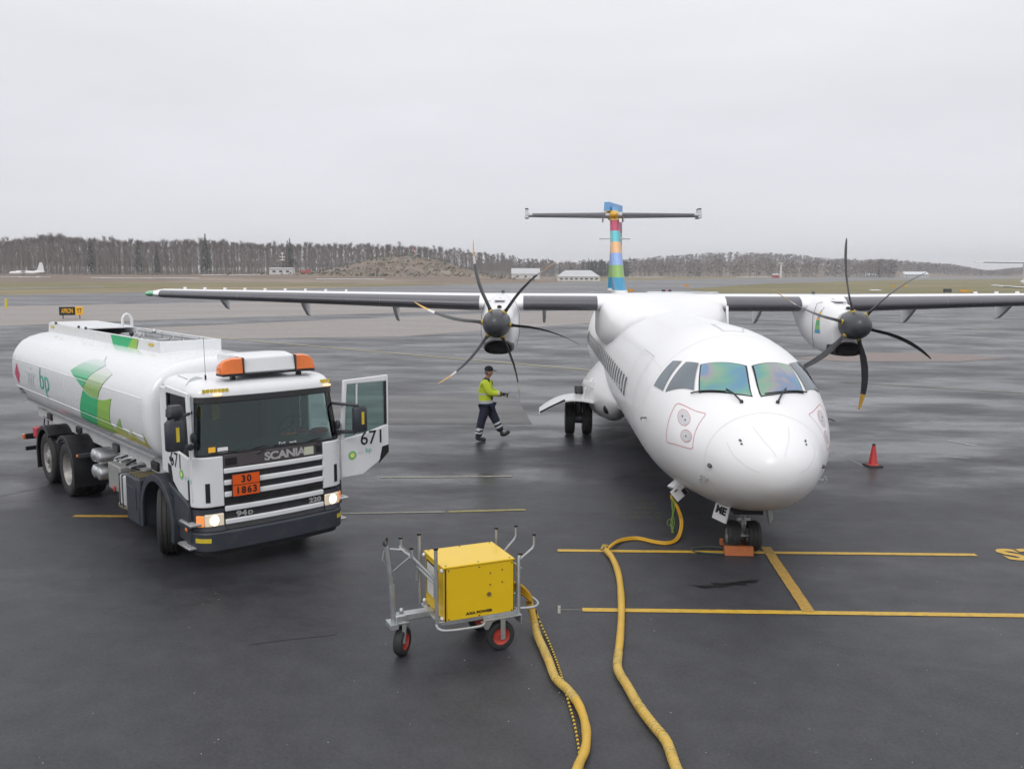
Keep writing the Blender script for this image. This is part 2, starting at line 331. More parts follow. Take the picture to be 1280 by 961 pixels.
# repair seams
for pts, wd in (([(0, 620), (60, 608), (160, 600)], .02), ([(310, 806), (345, 801), (420, 793)], .018)):
    for a, b in zip(pts, pts[1:]): stripe('asphalt_seam', G(*a), G(*b), wd, bpy.data.materials.get('seam_tar') or mat('seam_tar', (.020, .020, .021), .55), .003, 1)
for k in range(46):      # grit and litter specks
    pass
mb = MB(); rr = random.Random(11)
for k in range(120):
    p = G(rr.uniform(0, 1280), rr.uniform(600, 960)); s_ = rr.uniform(.002, .0075)
    mb.sphere((p.x, p.y, s_ * .5), (s_, s_ * .8, s_ * .6), 6)
tag(obj('gravel', mb, mat('grit', (.42, .41, .39), .8)), 'loose pale grit scattered on the asphalt', 'grit', kind='stuff')
# ================================================================= hills, woods, airfield background
def sstep(a, b, x): t = min(max((x - a) / (b - a), 0), 1); return t * t * (3 - 2 * t)
from mathutils import noise as mnoise
def hz(x, y):
    n = mnoise.noise(Vector((x * .01, y * .01, 3.1))); n2 = mnoise.noise(Vector((x * .05, y * .05, 1.1)))
    u = x / max(y, 1) * FPX + 640
    h = 0
    # low embankment on the left
    bank = sstep(318, 372, y) * (1 - sstep(560, 700, u)) * (2.4 + .5 * n + .2 * n2)
    # knoll
    kx, ky = -49, 430
    d2 = ((x - kx) / 26) ** 2 + ((y - ky) / 36) ** 2
    kn = 6.9 * math.exp(-d2 ** 1.3 * .9) + 2.6 * math.exp(-(((x - kx + 22) / 34) ** 2 + ((y - ky) / 40) ** 2)) + (n2 * 1.1) * math.exp(-d2 * .5)
    hill = 0
    if y > 700:
        prof = pch([-800, 640, 760, 850, 930, 1000, 1080, 1150, 1230, 1290, 1500, 3000], [2, 0, 5, 16, 21, 17, 9, 5, 0, 2, 5, 6], min(max(u, -800), 3000))
        hill = prof * sstep(880, 1330, y) * (1 + .12 * n)
    return h + bank + kn + hill
mb = MB(); NX, NY = 150, 110
xs = [-520 + 1900 * (i / NX) for i in range(NX + 1)]; ys = [300 + 1900 * (j / NY) ** 2 for j in range(NY + 1)]
mb.add([(x, y, hz(x, y) - .35 * (1 - sstep(300, 330, y)) - .08) for y in ys for x in xs], [(j * (NX + 1) + i, j * (NX + 1) + i + 1, (j + 1) * (NX + 1) + i + 1, (j + 1) * (NX + 1) + i) for j in range(NY) for i in range(NX)])
struct('hills', mb, BANKM, fix=False)
# rocks & snow on the knoll and bank
rr = random.Random(3)
ROCK = mat('grey_rock', (.24, .23, .22), .9, var=.35, vscale=.8)
mb = MB()
for k in range(150):
    x = -49 + rr.gauss(-6, 26); y = 430 + rr.uniform(-60, 5); s_ = rr.uniform(.25, .9)
    mb.sphere((x, y, hz(x, y) - .1), (s_ * 1.5, s_, s_ * .45), 6)
tag(obj('boulders', mb, ROCK, smooth=False), 'grey boulders and rock outcrops over the brown knoll', 'rocks', kind='stuff')
mb = MB()
for k in range(700):
    x = -49 + rr.gauss(-4, 26); y = 430 + rr.uniform(-70, 20); s_ = rr.uniform(.3, 1.1); z = hz(x, y)
    for q in range(5):
        a = rr.uniform(0, 6.28); l_ = s_ * rr.uniform(.5, 1.3)
        mb.add([(x, y, z), (x + math.cos(a) * l_, y + math.sin(a) * l_, z + l_), (x + math.cos(a + .5) * l_, y + .2, z + l_ * .7)], [(0, 1, 2)])
tag(obj('scrub', mb, mat('scrub_green', (.13, .135, .085), .9, var=.5, vscale=.3), smooth=False, fix=False), 'low green scrub growing over the rocky knoll', 'scrub', kind='stuff')
mb = MB()
def snowstrip(u0, v0, u1, v1, D, t=.35):
    n_ = 26; vs = []
    for i in range(n_ + 1):
        a = AT(lerp(u0, u1, i / n_), lerp(v0, v1, i / n_), D); y = D + 2 * mnoise.noise(Vector((i * .3, D, 0)))
        th = t * (6 + 5 * mnoise.noise(Vector((i * .5, 5, D)))) ; x = a.x
        zz = max(a.z, hz(x, y) + .1 if D > 320 else .02)
        vs += [(x, y, zz), (x, y + th, zz + .12)]
    mb.add(vs, [(2 * i, 2 * i + 2, 2 * i + 3, 2 * i + 1) for i in range(n_)])
for a in ((112, 352, 248, 350.5, 345), (250, 346, 330, 345, 372), (395, 351, 480, 351, 344), (400, 342, 470, 335, 400), (0, 350, 60, 351, 350), (920, 346.4, 966, 346.2, 560), (780, 346.6, 830, 346.6, 560), (810, 365.6, 900, 366.2, 168), (1090, 363, 1102, 363, 190)): snowstrip(*a)
tag(obj('snow_patches', mb, SNOW, smooth=False), 'thin strips of old snow along the field edges', 'snow', kind='stuff')

BARK = mat('grey_bark', (.25, .23, .215), .9, var=.35, vscale=.7)
TWIG = mat('bare_twigs', (.17, .145, .14), .95, var=.4, vscale=.5)  # twigs lightened and greyed, distance haze put into the colour
NEEDLE = mat('dark_needles', (.045, .065, .05), .95, var=.5, vscale=.7)
def bare_tree(seed, h, pale=False):
    r_ = random.Random(seed); mb = MB()
    top = Vector((r_.uniform(-.6, .6), r_.uniform(-.6, .6), h))
    mid = Vector((r_.uniform(-.35, .35), r_.uniform(-.3, .3), h * .5))
    def tp(t): return (mid * (4 * t * (1 - t))) * .6 + top * t
    mb.tube([tp(i / 7) for i in range(8)], lambda t: .19 * (1 - t) ** .8 + .02, 6, 0)
    for k in range(38):
        t = r_.uniform(.10, .97); a = r_.uniform(0, 6.283); l_ = (1 - t) * h * .20 + r_.uniform(.7, 1.7); up = r_.uniform(.7, 1.8)
        b0 = tp(t); d = Vector((math.cos(a), math.sin(a), up)).normalized(); b1 = b0 + d * l_ * .55; b2 = b1 + (d + Vector((0, 0, .5))).normalized() * l_ * .5
        mb.tube([b0, b1, b2], lambda q: .055 * (1 - q) + .012, 3, 1, caps=False)
        for q in range(11):
            p = b0.lerp(b1, r_.random() * .7 + .3) if r_.random() < .45 else b1.lerp(b2, r_.random())
            dd = Vector((r_.gauss(0, .7), r_.gauss(0, .7), r_.uniform(.2, 1.4))).normalized() * r_.uniform(.5, 1.5)
            s_ = dd.cross(Vector((r_.random(), r_.random(), .3))).normalized() * .035
            mb.add([p - s_, p + s_, p + dd], [(0, 1, 2)], 1)
    return mb
def conifer(seed, h, wd=.2):
    r_ = random.Random(seed); mb = MB(); mb.cyl((0, 0, 0), (0, 0, h * .95), .18, .03, 6, 0)
    for k in range(430):
        t = r_.random() ** .8; z = h * (.12 + .88 * t); rad = (1 - t) * h * wd * r_.uniform(.55, 1.1) + .15; a = r_.uniform(0, 6.283)
        c = Vector((math.cos(a), math.sin(a), 0)); p = c * rad * r_.uniform(.15, .7) + Vector((0, 0, z)); e_ = c * rad + Vector((0, 0, z - rad * .35))
        s_ = Vector((-c.y, c.x, 0)) * r_.uniform(.12, .4)
        mb.add([p - s_ * .5, p + s_ * .5, e_ + s_ * .4, e_ - s_ * .6], [(0, 1, 2, 3)], 1)
    return mb
def tree_proto(name, mb, ms):
    # trunk and crown of one tree as parts
    root = thing(name, '', '')
    return root
def mesh_of(mb, ms, name):
    me = bpy.data.meshes.new(name); me.from_pydata([tuple(v) for v in mb.v], [], mb.f)
    for m_ in ms: me.materials.append(m_)
    for p, k in zip(me.polygons, mb.m): p.material_index = k
    return me
BT = [mesh_of(bare_tree(20 + k, 14 + k * .7), [BARK, TWIG], 'bare_tree') for k in range(6)]
CF = [mesh_of(conifer(50 + k, 13 + k * 2, .17 + .03 * k), [BARK, NEEDLE], 'conifer') for k in range(3)]
TUB = [bare_tree(80 + k, 15) for k in range(4)]
for _t in TUB[:2]:
    _r = random.Random(1)
    for _k in range(90):
        _x, _y = _r.gauss(0, 2.2), _r.gauss(0, 2); _z = _r.uniform(.2, 5.5); _a = _r.uniform(.6, 2)
        _t.add([(_x - .05, _y, _z), (_x + .05, _y, _z), (_x + _r.gauss(0, .6), _y, _z + _a)], [(0, 1, 2)], 1)
def plant(me, name, x, y, s_, label, cat, group):
    o = bpy.data.objects.new(name, me); col.objects.link(o); o.location = (x, y, hz(x, y) - .3); o.scale = (s_, s_, s_); o.rotation_euler = (0, 0, rr.uniform(0, 6.28))
    return tag(o, label, cat, group)
rr = random.Random(21)
def hor(u): return 339.9 + .0028 * (u - 640)
def top_v(u): return pch([-150, 0, 30, 70, 110, 190, 260, 300, 380, 480, 560, 600, 650, 700], [303, 304, 302, 298, 302, 305, 304, 307, 308, 309, 314, 318, 324, 328], u)
def dist(u): return pch([-150, 200, 420, 560, 650, 700], [395, 400, 440, 520, 640, 740], u)
n_t = 0
for k in range(215):
    u = -55 + 700 * (k / 215) + rr.uniform(-3, 3); D = dist(u) + rr.uniform(-4, 26); p = AT(u, 340, D); g = hz(p.x, D)
    want = CAM_H + (hor(u) - top_v(u) + rr.gauss(0, 2.2)) / FPX * D - g
    me = BT[rr.randrange(6)]; h = max(v.co.z for v in me.vertices) if False else (14 + BT.index(me) * .7)
    plant(me, 'bare_tree', p.x, D, want / (h + .6), 'grey leafless tree in the front rows of the wood beyond the airfield', 'tree', 'leafless trees along the edge of the far wood')
for u, v, D in ((174, 299, 395), (258, 292, 402), (363, 297, 430), (197, 306, 393), (571, 321, 500), (114, 297, 396), (360, 300, 432)):
    p = AT(u, 340, D); g = hz(p.x, D); k = rr.randrange(3); plant(CF[k], 'conifer', p.x, D, (CAM_H + (hor(u) - v) / FPX * D - g) / (13 + 2 * k), 'dark green conifer standing up out of the grey leafless wood', 'tree', 'conifers among the leafless trees')
# the wood behind the front rows: nobody could count it
def wood(name, rows, label, ms, protos, vf=0):
    mb = MB()
    for (u, D, top, pi) in rows:
        p = AT(u, 340, D); g = hz(p.x, D); src = protos[pi]; s_ = (CAM_H + (hor(u) - top) / FPX * D - g) / 15.5; a = rr.uniform(0, 6.28)
        if s_ <= 0: continue
        M = Matrix.Translation((p.x, D, g - .2)) @ Matrix.Rotation(a, 4, 'Z') @ Matrix.Diagonal((s_, s_, s_, 1))
        n0 = len(mb.v); mb.v += [M @ v for v in src.v]; mb.f += [tuple(i + n0 for i in f) for f in src.f]; mb.m += src.m
    return tag(obj(name, mb, ms, smooth=False, fix=False), label, 'wood', kind='stuff')
rows = []
for k in range(1050):
    u = -60 + 750 * k / 1050 + rr.uniform(-3, 3); D = dist(u) + rr.uniform(26, 120); rows.append((u, D, top_v(u) + rr.uniform(-1, 7) + (rr.uniform(6, 22) if k % 3 == 0 else 0), rr.randrange(4)))
wood('leafless_wood', rows, 'dense grey leafless wood behind its front trees', [BARK, TWIG], TUB)
# far hillside woods on the right: clumps
def clump(seed, con=False):
    r_ = random.Random(seed); mb = MB(); mb.cyl((0, 0, 0), (0, 0, 9), .35, .1, 4, 0)
    for k in range(26 if not con else 34):
        t = r_.random(); z = 4 + 11 * t if not con else 1 + 14 * t; rad = (2.6 * math.sin(math.pi * min(t * .8 + .15, 1)) if not con else 2.4 * (1 - t) + .2) * r_.uniform(.4, 1); a = r_.uniform(0, 6.28)
        c = Vector((math.cos(a) * rad, math.sin(a) * rad, z)); q = [c + Vector((r_.gauss(0, .8), r_.gauss(0, .8), r_.gauss(0, .9))) for _ in range(3)]
        mb.add(q, [(0, 1, 2)], 1)
    return mb
CL = [clump(k) for k in range(5)]; CC = [clump(30 + k, True) for k in range(3)]
def hill_top(u): return pch([560, 640, 700, 740, 800, 860, 900, 950, 1000, 1040, 1090, 1150, 1190, 1235, 1260, 1300, 1400], [322, 322, 323, 321, 321, 318, 315, 315, 319, 323, 323, 327, 330, 337.5, 335.5, 333, 331], u)
rows = []; rc = []
for k in range(2700):
    u = rr.uniform(590, 1420) if k % 3 else rr.uniform(1080, 1330); f = rr.random(); D = 800 + 700 * f if u < 1120 else 1150 + 850 * f
    tp_ = lerp(334, hill_top(u) + 1, f ** .7) + rr.uniform(-.6, 1.0)
    con = (u < 1000 and f > .75) or (735 < u < 785 and rr.random() < .8) or (1120 < u < 1160 and f > .6) or rr.random() < .06
    p = AT(u, 340, D); g = hz(p.x, D); h = 15 + rr.gauss(0, 1.2); lim = CAM_H + (hor(u) - hill_top(u) + rr.uniform(-.5, .8)) / FPX * D - g; h = min(h, lim * .96)
    if h < 2.5: continue
    (rc if con else rows).append((p.x, D, g, h / 15, rr.randrange(3 if con else 5)))
def far_wood(name, rows, label, ms, protos):
    mb = MB()
    for (x, y, g, s_, pi) in rows:
        src = protos[pi]; M = Matrix.Translation((x, y, g - .5)) @ Matrix.Rotation(rr.uniform(0, 6.28), 4, 'Z') @ Matrix.Diagonal((s_ * 1.5, s_ * 1.5, s_, 1))
        n0 = len(mb.v); mb.v += [M @ v for v in src.v]; mb.f += [tuple(i + n0 for i in f) for f in src.f]; mb.m += src.m
    return tag(obj(name, mb, ms, smooth=False, fix=False), label, 'wood', kind='stuff')
far_wood('hillside_wood', rows, 'far brown leafless wood covering the low hills', [BARK, mat('far_twigs', (.17, .14, .135), .95, var=.5, vscale=.05)], CL)
far_wood('conifer_wood', rc, 'far dark conifer wood along the hilltops', [BARK, mat('far_needles', (.05, .072, .06), .95, var=.5, vscale=.05)], CC)
for k in range(34):
    u = rr.choice((rr.uniform(738, 785), rr.uniform(738, 785), rr.uniform(640, 740))); D = rr.uniform(660, 740); p = AT(u, 340, D); j = rr.randrange(3)
    plant(CF[j], 'conifer', p.x, D, rr.uniform(.75, 1.15) * 13 / (13 + 2 * j), 'dark conifer in the clump beside the white hangar', 'tree', 'conifers beyond the white hangar')
for k in range(46):
    u = 600 + k * 9 + rr.uniform(-5, 5); D = rr.uniform(690, 800); p = AT(u, 340, D)
    plant(BT[rr.randrange(6)], 'bare_tree', p.x, D, rr.uniform(.45, .7), 'small leafless tree at the foot of the far hills', 'tree', 'leafless trees at the foot of the far hills')

# ---------------- buildings and airfield furniture
BW = mat('whitewashed_wall', (.62, .62, .60), .8, var=.1, vscale=.3); BR = mat('pale_roof', (.5, .51, .52), .6, var=.15, vscale=.2); WIN = mat('dark_window', (.05, .055, .06), .3); REDM = mat('red_paint', (.42, .045, .04), .5); ORG = mat('orange_paint', (.75, .33, .02), .5)
def building(name, label, u, v, D, wd, dp, hh, rh, rz=0, nwin=6, wallm=None, roofm=None, hip=0):
    p = AT(u, v, D); g = max(hz(p.x, D), 0) ; t = thing(name, label, 'building', (p.x, D, g - .2), rz)
    m1 = MB(); m1.box((0, 0, hh / 2), (wd, dp, hh))
    m1.add([(-wd / 2, -dp / 2, hh), (-wd / 2, dp / 2, hh), (-wd / 2 + hip, 0, hh + rh - .02)], [(0, 1, 2)]); m1.add([(wd / 2, -dp / 2, hh), (wd / 2, dp / 2, hh), (wd / 2 - hip, 0, hh + rh - .02)], [(0, 1, 2)])
    obj('wall', m1, wallm or BW, t, smooth=False)
    m2 = MB(); o_ = .4; x = wd / 2 + o_ * .5
    m2.add([(-x, -dp / 2 - o_, hh - .15), (x, -dp / 2 - o_, hh - .15), (x - hip, 0, hh + rh), (-x + hip, 0, hh + rh), (-x, dp / 2 + o_, hh - .15), (x, dp / 2 + o_, hh - .15)], [(0, 1, 2, 3), (3, 2, 5, 4)] + ([(0, 3, 4), (1, 5, 2)] if hip else []))
    obj('roof', m2, roofm or BR, t, smooth=False)
    for k in range(nwin):
        m3 = MB(); xx = -wd / 2 + wd * (k + .7) / (nwin + .4); m3.box((xx, -dp / 2 - .03, hh * .5), (min(1.3, wd / nwin * .5), .08, hh * .3)); obj('window', m3, WIN, t, smooth=False)
    return t
building('house', 'white gabled wooden house left of the long white hangar', 657, 349, 480, 15, 9, 2.9, 2.9, 0, 3)
building('hangar', 'long white hangar with hipped pale roof beside dark conifers', 722.5, 350, 430, 20, 12, 2.3, 2.9, 0, 8, hip=4)
building('equipment_hut', 'small white equipment hut with a mast on the bank', 353, 345, 390, 10, 5, 2.7, .3, 0, 3)
building('shed', 'small red shed below the white tower', 969, 345, 700, 5, 4, 2.6, .8, 0, 1, wallm=REDM)
building('longhouse', 'long white building with snowy roof on the far hillside', 1143, 343, 900, 24, 10, 3.2, 2.4, 0, 8, roofm=SNOW)
building('cottage', 'small pale cottage among trees left of the snowy roofed building', 1086, 342, 900, 12, 8, 2.4, 2.6, 0, 3, roofm=SNOW)
def mast(name, label, u, D, z0, z1, r_, segs=(WIN,), cat='mast', arms=0):
    p = AT(u, 340, D); g = hz(p.x, D); t = thing(name, label, cat, (p.x, D, g + z0))
    n_ = len(segs); m1 = MB()
    for k in range(n_): m1.cyl((0, 0, (z1 - z0) * k / n_), (0, 0, (z1 - z0) * (k + 1) / n_), r_ * (1 - .3 * k / n_), n=6, m=k)
    obj('pole', m1, list(segs), t)
    m2 = MB(); m2.box((0, 0, z1 - z0), (r_ * 5, r_ * 5, .5)); obj('lantern', m2, segs[-1], t)
    if arms:
        m3 = MB()
        for k in range(arms): m3.box((0, 0, (z1 - z0) * (.55 + .2 * k)), (2.2, .3, .35))
        obj('crossarm', m3, BW, t)
    return t
WS = mat('mast_white', (.75, .75, .73), .6); mast('radio_mast', 'lattice mast with white arms above the white hut', 353.5, 392, 2.5, 9, .18, (DSTEEL, WS), arms=2)
mast('warning_mast', 'thin red and white mast on top of the rocky knoll', 518.5, 430, 0, 4, .16, (WS, REDM, WS, REDM))
t_ = mast('radar_tower', 'slim white tower standing above the red shed', 976, 700, 0, 11.5, .75, (WS, WS), 'tower')
def sign_board(name, label, u, v, D, panels, legs=.3, rz=0):
    p = G(u, v); t = thing(name, label, 'sign', (p.x, p.y, 0), rz)
    tot = sum(a[0] for a in panels); x = -tot / 2
    for (wd, hh, m_, txt, tm_) in panels:
        m1 = MB(); m1.box((x + wd / 2, 0, legs + hh / 2), (wd, .25, hh)); pn = obj('panel', m1, m_, t, bevel=.02)
        if txt: text('lettering', txt, hh * .8, frame((x + wd / 2, -.135, legs + hh / 2), (1, 0, 0), (0, 0, 1)), tm_, pn, .01, wd / hh / len(txt) * 1.35)
        x += wd
    for sx in (-.35, .35):
        m2 = MB(); m2.box((tot * sx, 0, legs / 2), (.08, .08, legs)); obj('post', m2, DSTEEL, t)
    return t
SYEL = mat('sign_yellow', (.80, .42, .02), .4, emit=(.8, .42, .02), estr=.15); 
sign_board('taxiway_sign', 'black and yellow taxiway sign reading APRON behind the tanker', 89.5, 398.2, 0, [(1.25, .72, BLACK, 'APRON', SYEL), (.62, .72, SYEL, 'Y7', BLACK)], rz=.45)
sign_board('taxiway_sign', 'small black sign with pink centre on the grass behind the tail', 833, 367, 0, [(.7, .55, BLACK, '', 0), (.55, .55, mat('pink_sign', (.7, .3, .35), .5), '', 0), (.6, .55, BLACK, '', 0)], .2)
sign_board('taxiway_sign', 'black backed sign on the grass beyond the right wing', 1184, 366.5, 0, [(1.7, .7, DPLAST, '', 0)], .2)
sign_board('taxiway_sign', 'orange sign on the grass right of the black backed sign', 1208, 366, 0, [(1.5, .5, ORG, '', 0), (1.2, .4, YEL, '', 0)], .15)
for u, v, lb in ((858, 358.5, 'orange marker board on grass right of the tail'), (788, 365, 'orange marker board by the fin base'), (1131, 359, 'yellow marker board near the propeller tip of the right engine'), (1116, 359, 'faint orange marker board left of the yellow one'), (8, 385, 'yellow marker post on the far side of the taxiway at left')):
    p = G(u, v); post = u == 8; m1 = MB()
    if post: m1.cyl((0, 0, 0), (0, 0, .95), .14, .12, 10); m1.cyl((0, 0, .95), (0, 0, 1.02), .15, .08, 10)
    else: m1.box((0, 0, .35), (1.3, .2, .5)); m1.box((-.4, 0, .06), (.1, .1, .12)); m1.box((.4, 0, .06), (.1, .1, .12))
    o = obj('marker_post' if post else 'marker_board', m1, (YEL if 'yellow' in lb else ORG) if not post else mat('post_yellow', (.7, .55, .02), .5)); o.location = (p.x, p.y, 0); tag(o, lb, 'marker')
# ================================================================= the airliner (x across, y aft, z up)
AC = thing('turboprop_airliner', 'white twin propeller airliner with a rainbow striped tail parked nose towards the yellow cart', 'airliner', (3.438, 11.07, 0), -.0298)
ACW = mat('aircraft_white', (.83, .83, .84), .3, coat=.2, var=.012, vscale=.8, rvar=.05)
def add_stain(m_):
    n = m_.node_tree; p = n.nodes['Principled BSDF']; L = n.links.new
    t = n.nodes.new('ShaderNodeTexCoord'); sp = n.nodes.new('ShaderNodeSeparateXYZ'); L(t.outputs['Object'], sp.inputs[0])
    mp = n.nodes.new('ShaderNodeMapping'); mp.inputs['Scale'].default_value = (3, .35, 3); L(t.outputs['Object'], mp.inputs[0])
    z = n.nodes.new('ShaderNodeTexNoise'); z.inputs['Scale'].default_value = 1.3; z.inputs['Detail'].default_value = 8; L(mp.outputs[0], z.inputs['Vector'])
    a = n.nodes.new('ShaderNodeMapRange'); a.inputs[1].default_value = 1.15; a.inputs[2].default_value = .6; L(sp.outputs['Z'], a.inputs[0])
    b = n.nodes.new('ShaderNodeMapRange'); b.inputs[1].default_value = .42; b.inputs[2].default_value = .68; L(z.outputs[0], b.inputs[0])
    mm = n.nodes.new('ShaderNodeMath'); mm.operation = 'MULTIPLY'; L(a.outputs[0], mm.inputs[0]); L(b.outputs[0], mm.inputs[1])
    m2 = n.nodes.new('ShaderNodeMath'); m2.operation = 'MULTIPLY'; m2.inputs[1].default_value = .55; L(mm.outputs[0], m2.inputs[0])
    old = p.inputs['Base Color'].links[0].from_socket
    mx = n.nodes.new('ShaderNodeMix'); mx.data_type = 'RGBA'; mx.inputs[7].default_value = (.34, .27, .21, 1); L(m2.outputs[0], mx.inputs[0]); L(old, mx.inputs[6]); L(mx.outputs[2], p.inputs['Base Color'])
FUSW = mat('fuselage_white', (.83, .83, .84), .34, coat=.12, var=.012, vscale=.8, rvar=.05); add_stain(FUSW)
BOOT = mat('rubber_deicing_boot', (.105, .105, .12), .30, spec=.6, var=.2, vscale=2)
AGLASS = mat('cabin_glass', (.03, .035, .04), .08, spec=.6, var=.3)
SIDEG = mat('cockpit_side_glass', (.11, .14, .165), .06, spec=.9, var=.35, vscale=1.6)
PANEL_LINE = mat('panel_line', (.56, .56, .58), .5)
RED_LINE = mat('red_outline', (.58, .22, .24), .5)
def irid():
    m_ = bpy.data.materials.new('coated_windscreen'); m_.use_nodes = True; n = m_.node_tree; p = n.nodes['Principled BSDF']; L = n.links.new
    t = n.nodes.new('ShaderNodeTexCoord'); z = n.nodes.new('ShaderNodeTexNoise'); z.inputs['Scale'].default_value = 1.35; z.inputs['Detail'].default_value = 2.5; z.inputs['Roughness'].default_value = .45; z.inputs['Distortion'].default_value = .5; L(t.outputs['Object'], z.inputs['Vector'])
    r_ = n.nodes.new('ShaderNodeMapRange'); r_.inputs[1].default_value = .25; r_.inputs[2].default_value = .75; r_.inputs[3].default_value = 250; r_.inputs[4].default_value = 1000; L(z.outputs[0], r_.inputs[0])
    # iridescent reflection of the heated coating, painted into the base colour
    c = n.nodes.new('ShaderNodeValToRGB'); e = c.color_ramp.elements; cr = c.color_ramp
    e[0].position = .22; e[0].color = (.08, .20, .40, 1); e[1].position = .8; e[1].color = (.10, .22, .42, 1)
    for q, k in ((.32, (.10, .26, .36)), (.39, (.12, .32, .26)), (.45, (.20, .34, .24)), (.50, (.28, .27, .30)), (.55, (.13, .22, .40)), (.60, (.11, .30, .34)), (.66, (.18, .34, .24)), (.72, (.28, .25, .33))):
        x = cr.elements.new(q); x.color = (*k, 1)
    L(z.outputs[0], c.inputs[0]); L(c.outputs[0], p.inputs['Base Color'])
    p.inputs['Roughness'].default_value = .1; p.inputs['Specular IOR Level'].default_value = .8
    p.inputs['Coat Weight'].default_value = .25
    return m_
IRID = irid()
FY = [0, .05, .2, .45, .8, 1.2, 1.5, 1.95, 2.5, 3.2, 4.2, 8, 13, 17.5, 19.5, 21.5, 23.5, 25.5, 27.6, 28.3]
FZT = [1.58, 1.775, 1.92, 2.06, 2.201, 2.321, 2.422, 2.782, 3.033, 3.186, 3.252, 3.252, 3.252, 3.25, 3.25, 3.25, 3.22, 3.15, 3.0, 2.75]
FZB = [1.58, 1.385, 1.215, 1.05, .905, .787, .716, .658, .595, .541, .525, .525, .525, .53, .72, 1.1, 1.6, 2.1, 2.5, 2.7]
FHW = [0, .225, .425, .62, .78, .966, 1.085, 1.231, 1.36, 1.46, 1.485, 1.485, 1.485, 1.485, 1.42, 1.25, .98, .6, .22, .03]
FZC = [1.58, 1.58, 1.57, 1.56, 1.57, 1.60, 1.638, 1.698, 1.738, 1.758, 1.778, 1.778, 1.778, 1.778, 1.85, 2.05, 2.35, 2.6, 2.75, 2.72]
FQ = [math.sqrt(q) for q in FY]
def FS(y, deg, off=0.):
    a, b, w_, c = (pch(FQ, k, math.sqrt(max(y, 0))) for k in (FZT, FZB, FHW, FZC)); t = R(deg); s_, co = math.sin(t), math.cos(t)
    p = Vector((w_ * s_, y, c + (a - c) * co if co > 0 else c + (c - b) * co))
    if off:
        n_ = (FS(y + .02, deg) - FS(max(y - .02, 0), deg)).cross(FS(y, deg + 1) - FS(y, deg - 1)).normalized()
        if n_.dot(p - Vector((0, y + .3 * (y < 2), c))) < 0: n_ = -n_
        p = p + n_ * off
    return p
ysn = [.0004, .003, .012, .03, .05, .08, .12, .17, .23, .3, .38, .47, .57, .68, .8, .92, 1.05, 1.2, 1.35, 1.5, 1.65, 1.8, 1.95, 2.1, 2.3, 2.5, 2.75, 3, 3.3, 3.7, 4.2, 5, 6.5, 8, 10, 12, 14, 16, 17.5, 18.5, 19.5, 20.5, 21.5, 22.5, 23.5, 24.5, 25.5, 26.5, 27.3, 28, 28.3]
mb = MB(); mb.loft([[FS(y, 360 * k / 72) for k in range(72)] for y in ysn]); FUS = obj('fuselage', mb, FUSW, AC, ang=60)
def patch(quad, off, nu=10, nv=8, mb=None, m=0):
    # quad of (y, deg) corners in order; a grid that follows the skin
    mb = mb or MB(); vs = []
    for j in range(nv + 1):
        for i in range(nu + 1):
            a, b = i / nu, j / nv
            y = lerp(lerp(quad[0][0], quad[1][0], a), lerp(quad[3][0], quad[2][0], a), b); d = lerp(lerp(quad[0][1], quad[1][1], a), lerp(quad[3][1], quad[2][1], a), b)
            vs.append(FS(y, d, off))
    mb.add(vs, [(j * (nu + 1) + i, j * (nu + 1) + i + 1, (j + 1) * (nu + 1) + i + 1, (j + 1) * (nu + 1) + i) for j in range(nv) for i in range(nu)], m); return mb
def grow(q, k):
    cy = sum(p[0] for p in q) / 4; cd_ = sum(p[1] for p in q) / 4
    o = []
    for (y, d) in q:
        vy, vd = y - cy, (d - cd_) * .02; L_ = math.hypot(vy, vd); f = (L_ + k) / L_; o.append((cy + vy * f, cd_ + vd * f / .02))
    return o
def window(name, q, m_, frame_k=.028, fm=None, lab=None):
    f = patch(grow(q, frame_k), .006, mb=MB()); 
    o = obj(name, f, fm or BLACK, FUS, ang=60); p = obj('pane', patch(q, .013), m_, o, ang=60)
    if lab: o['label'] = lab
    return o
for s_ in (-1, 1):
    window('windscreen', [(2.20, 29.8 * s_), (1.93, 2.9 * s_), (1.43, 3.9 * s_), (1.75, 39.2 * s_)], IRID)
    window('cockpit_side_window', [(2.50, 37.6 * s_), (2.27, 31.2 * s_), (1.83, 43.0 * s_), (2.32, 60.8 * s_)], SIDEG, .012, PANEL_LINE)
    window('cockpit_side_window', [(2.84, 43.6 * s_), (2.62, 39.6 * s_), (2.42, 61.8 * s_), (2.82, 63.5 * s_)], SIDEG, .012, PANEL_LINE)
    # wiper lying along the foot of the windscreen
    mb = MB(); a = FS(1.50, 7 * s_, .03); b = FS(1.78, 41 * s_, .03); c = FS(1.62, 20 * s_, .03) if s_ < 0 else FS(1.66, 24 * s_, .03); d = FS(1.28, (14 if s_ < 0 else 15) * s_, .02)
    mb.tube([FS(lerp(1.46, 1.77, k / 8), lerp(6.5, 42, k / 8) * s_, .035) for k in range(9)] if s_ > 0 else [FS(lerp(1.58, 1.80, k / 8), lerp(21, 46, k / 8) * s_, .035) for k in range(9)], .011, 6); mb.tube([c, (c + d) / 2 + Vector((0, 0, .02)), d], .013, 6); mb.sphere(d, .03, 8)
    obj('wiper', mb, BLACK, FUS)
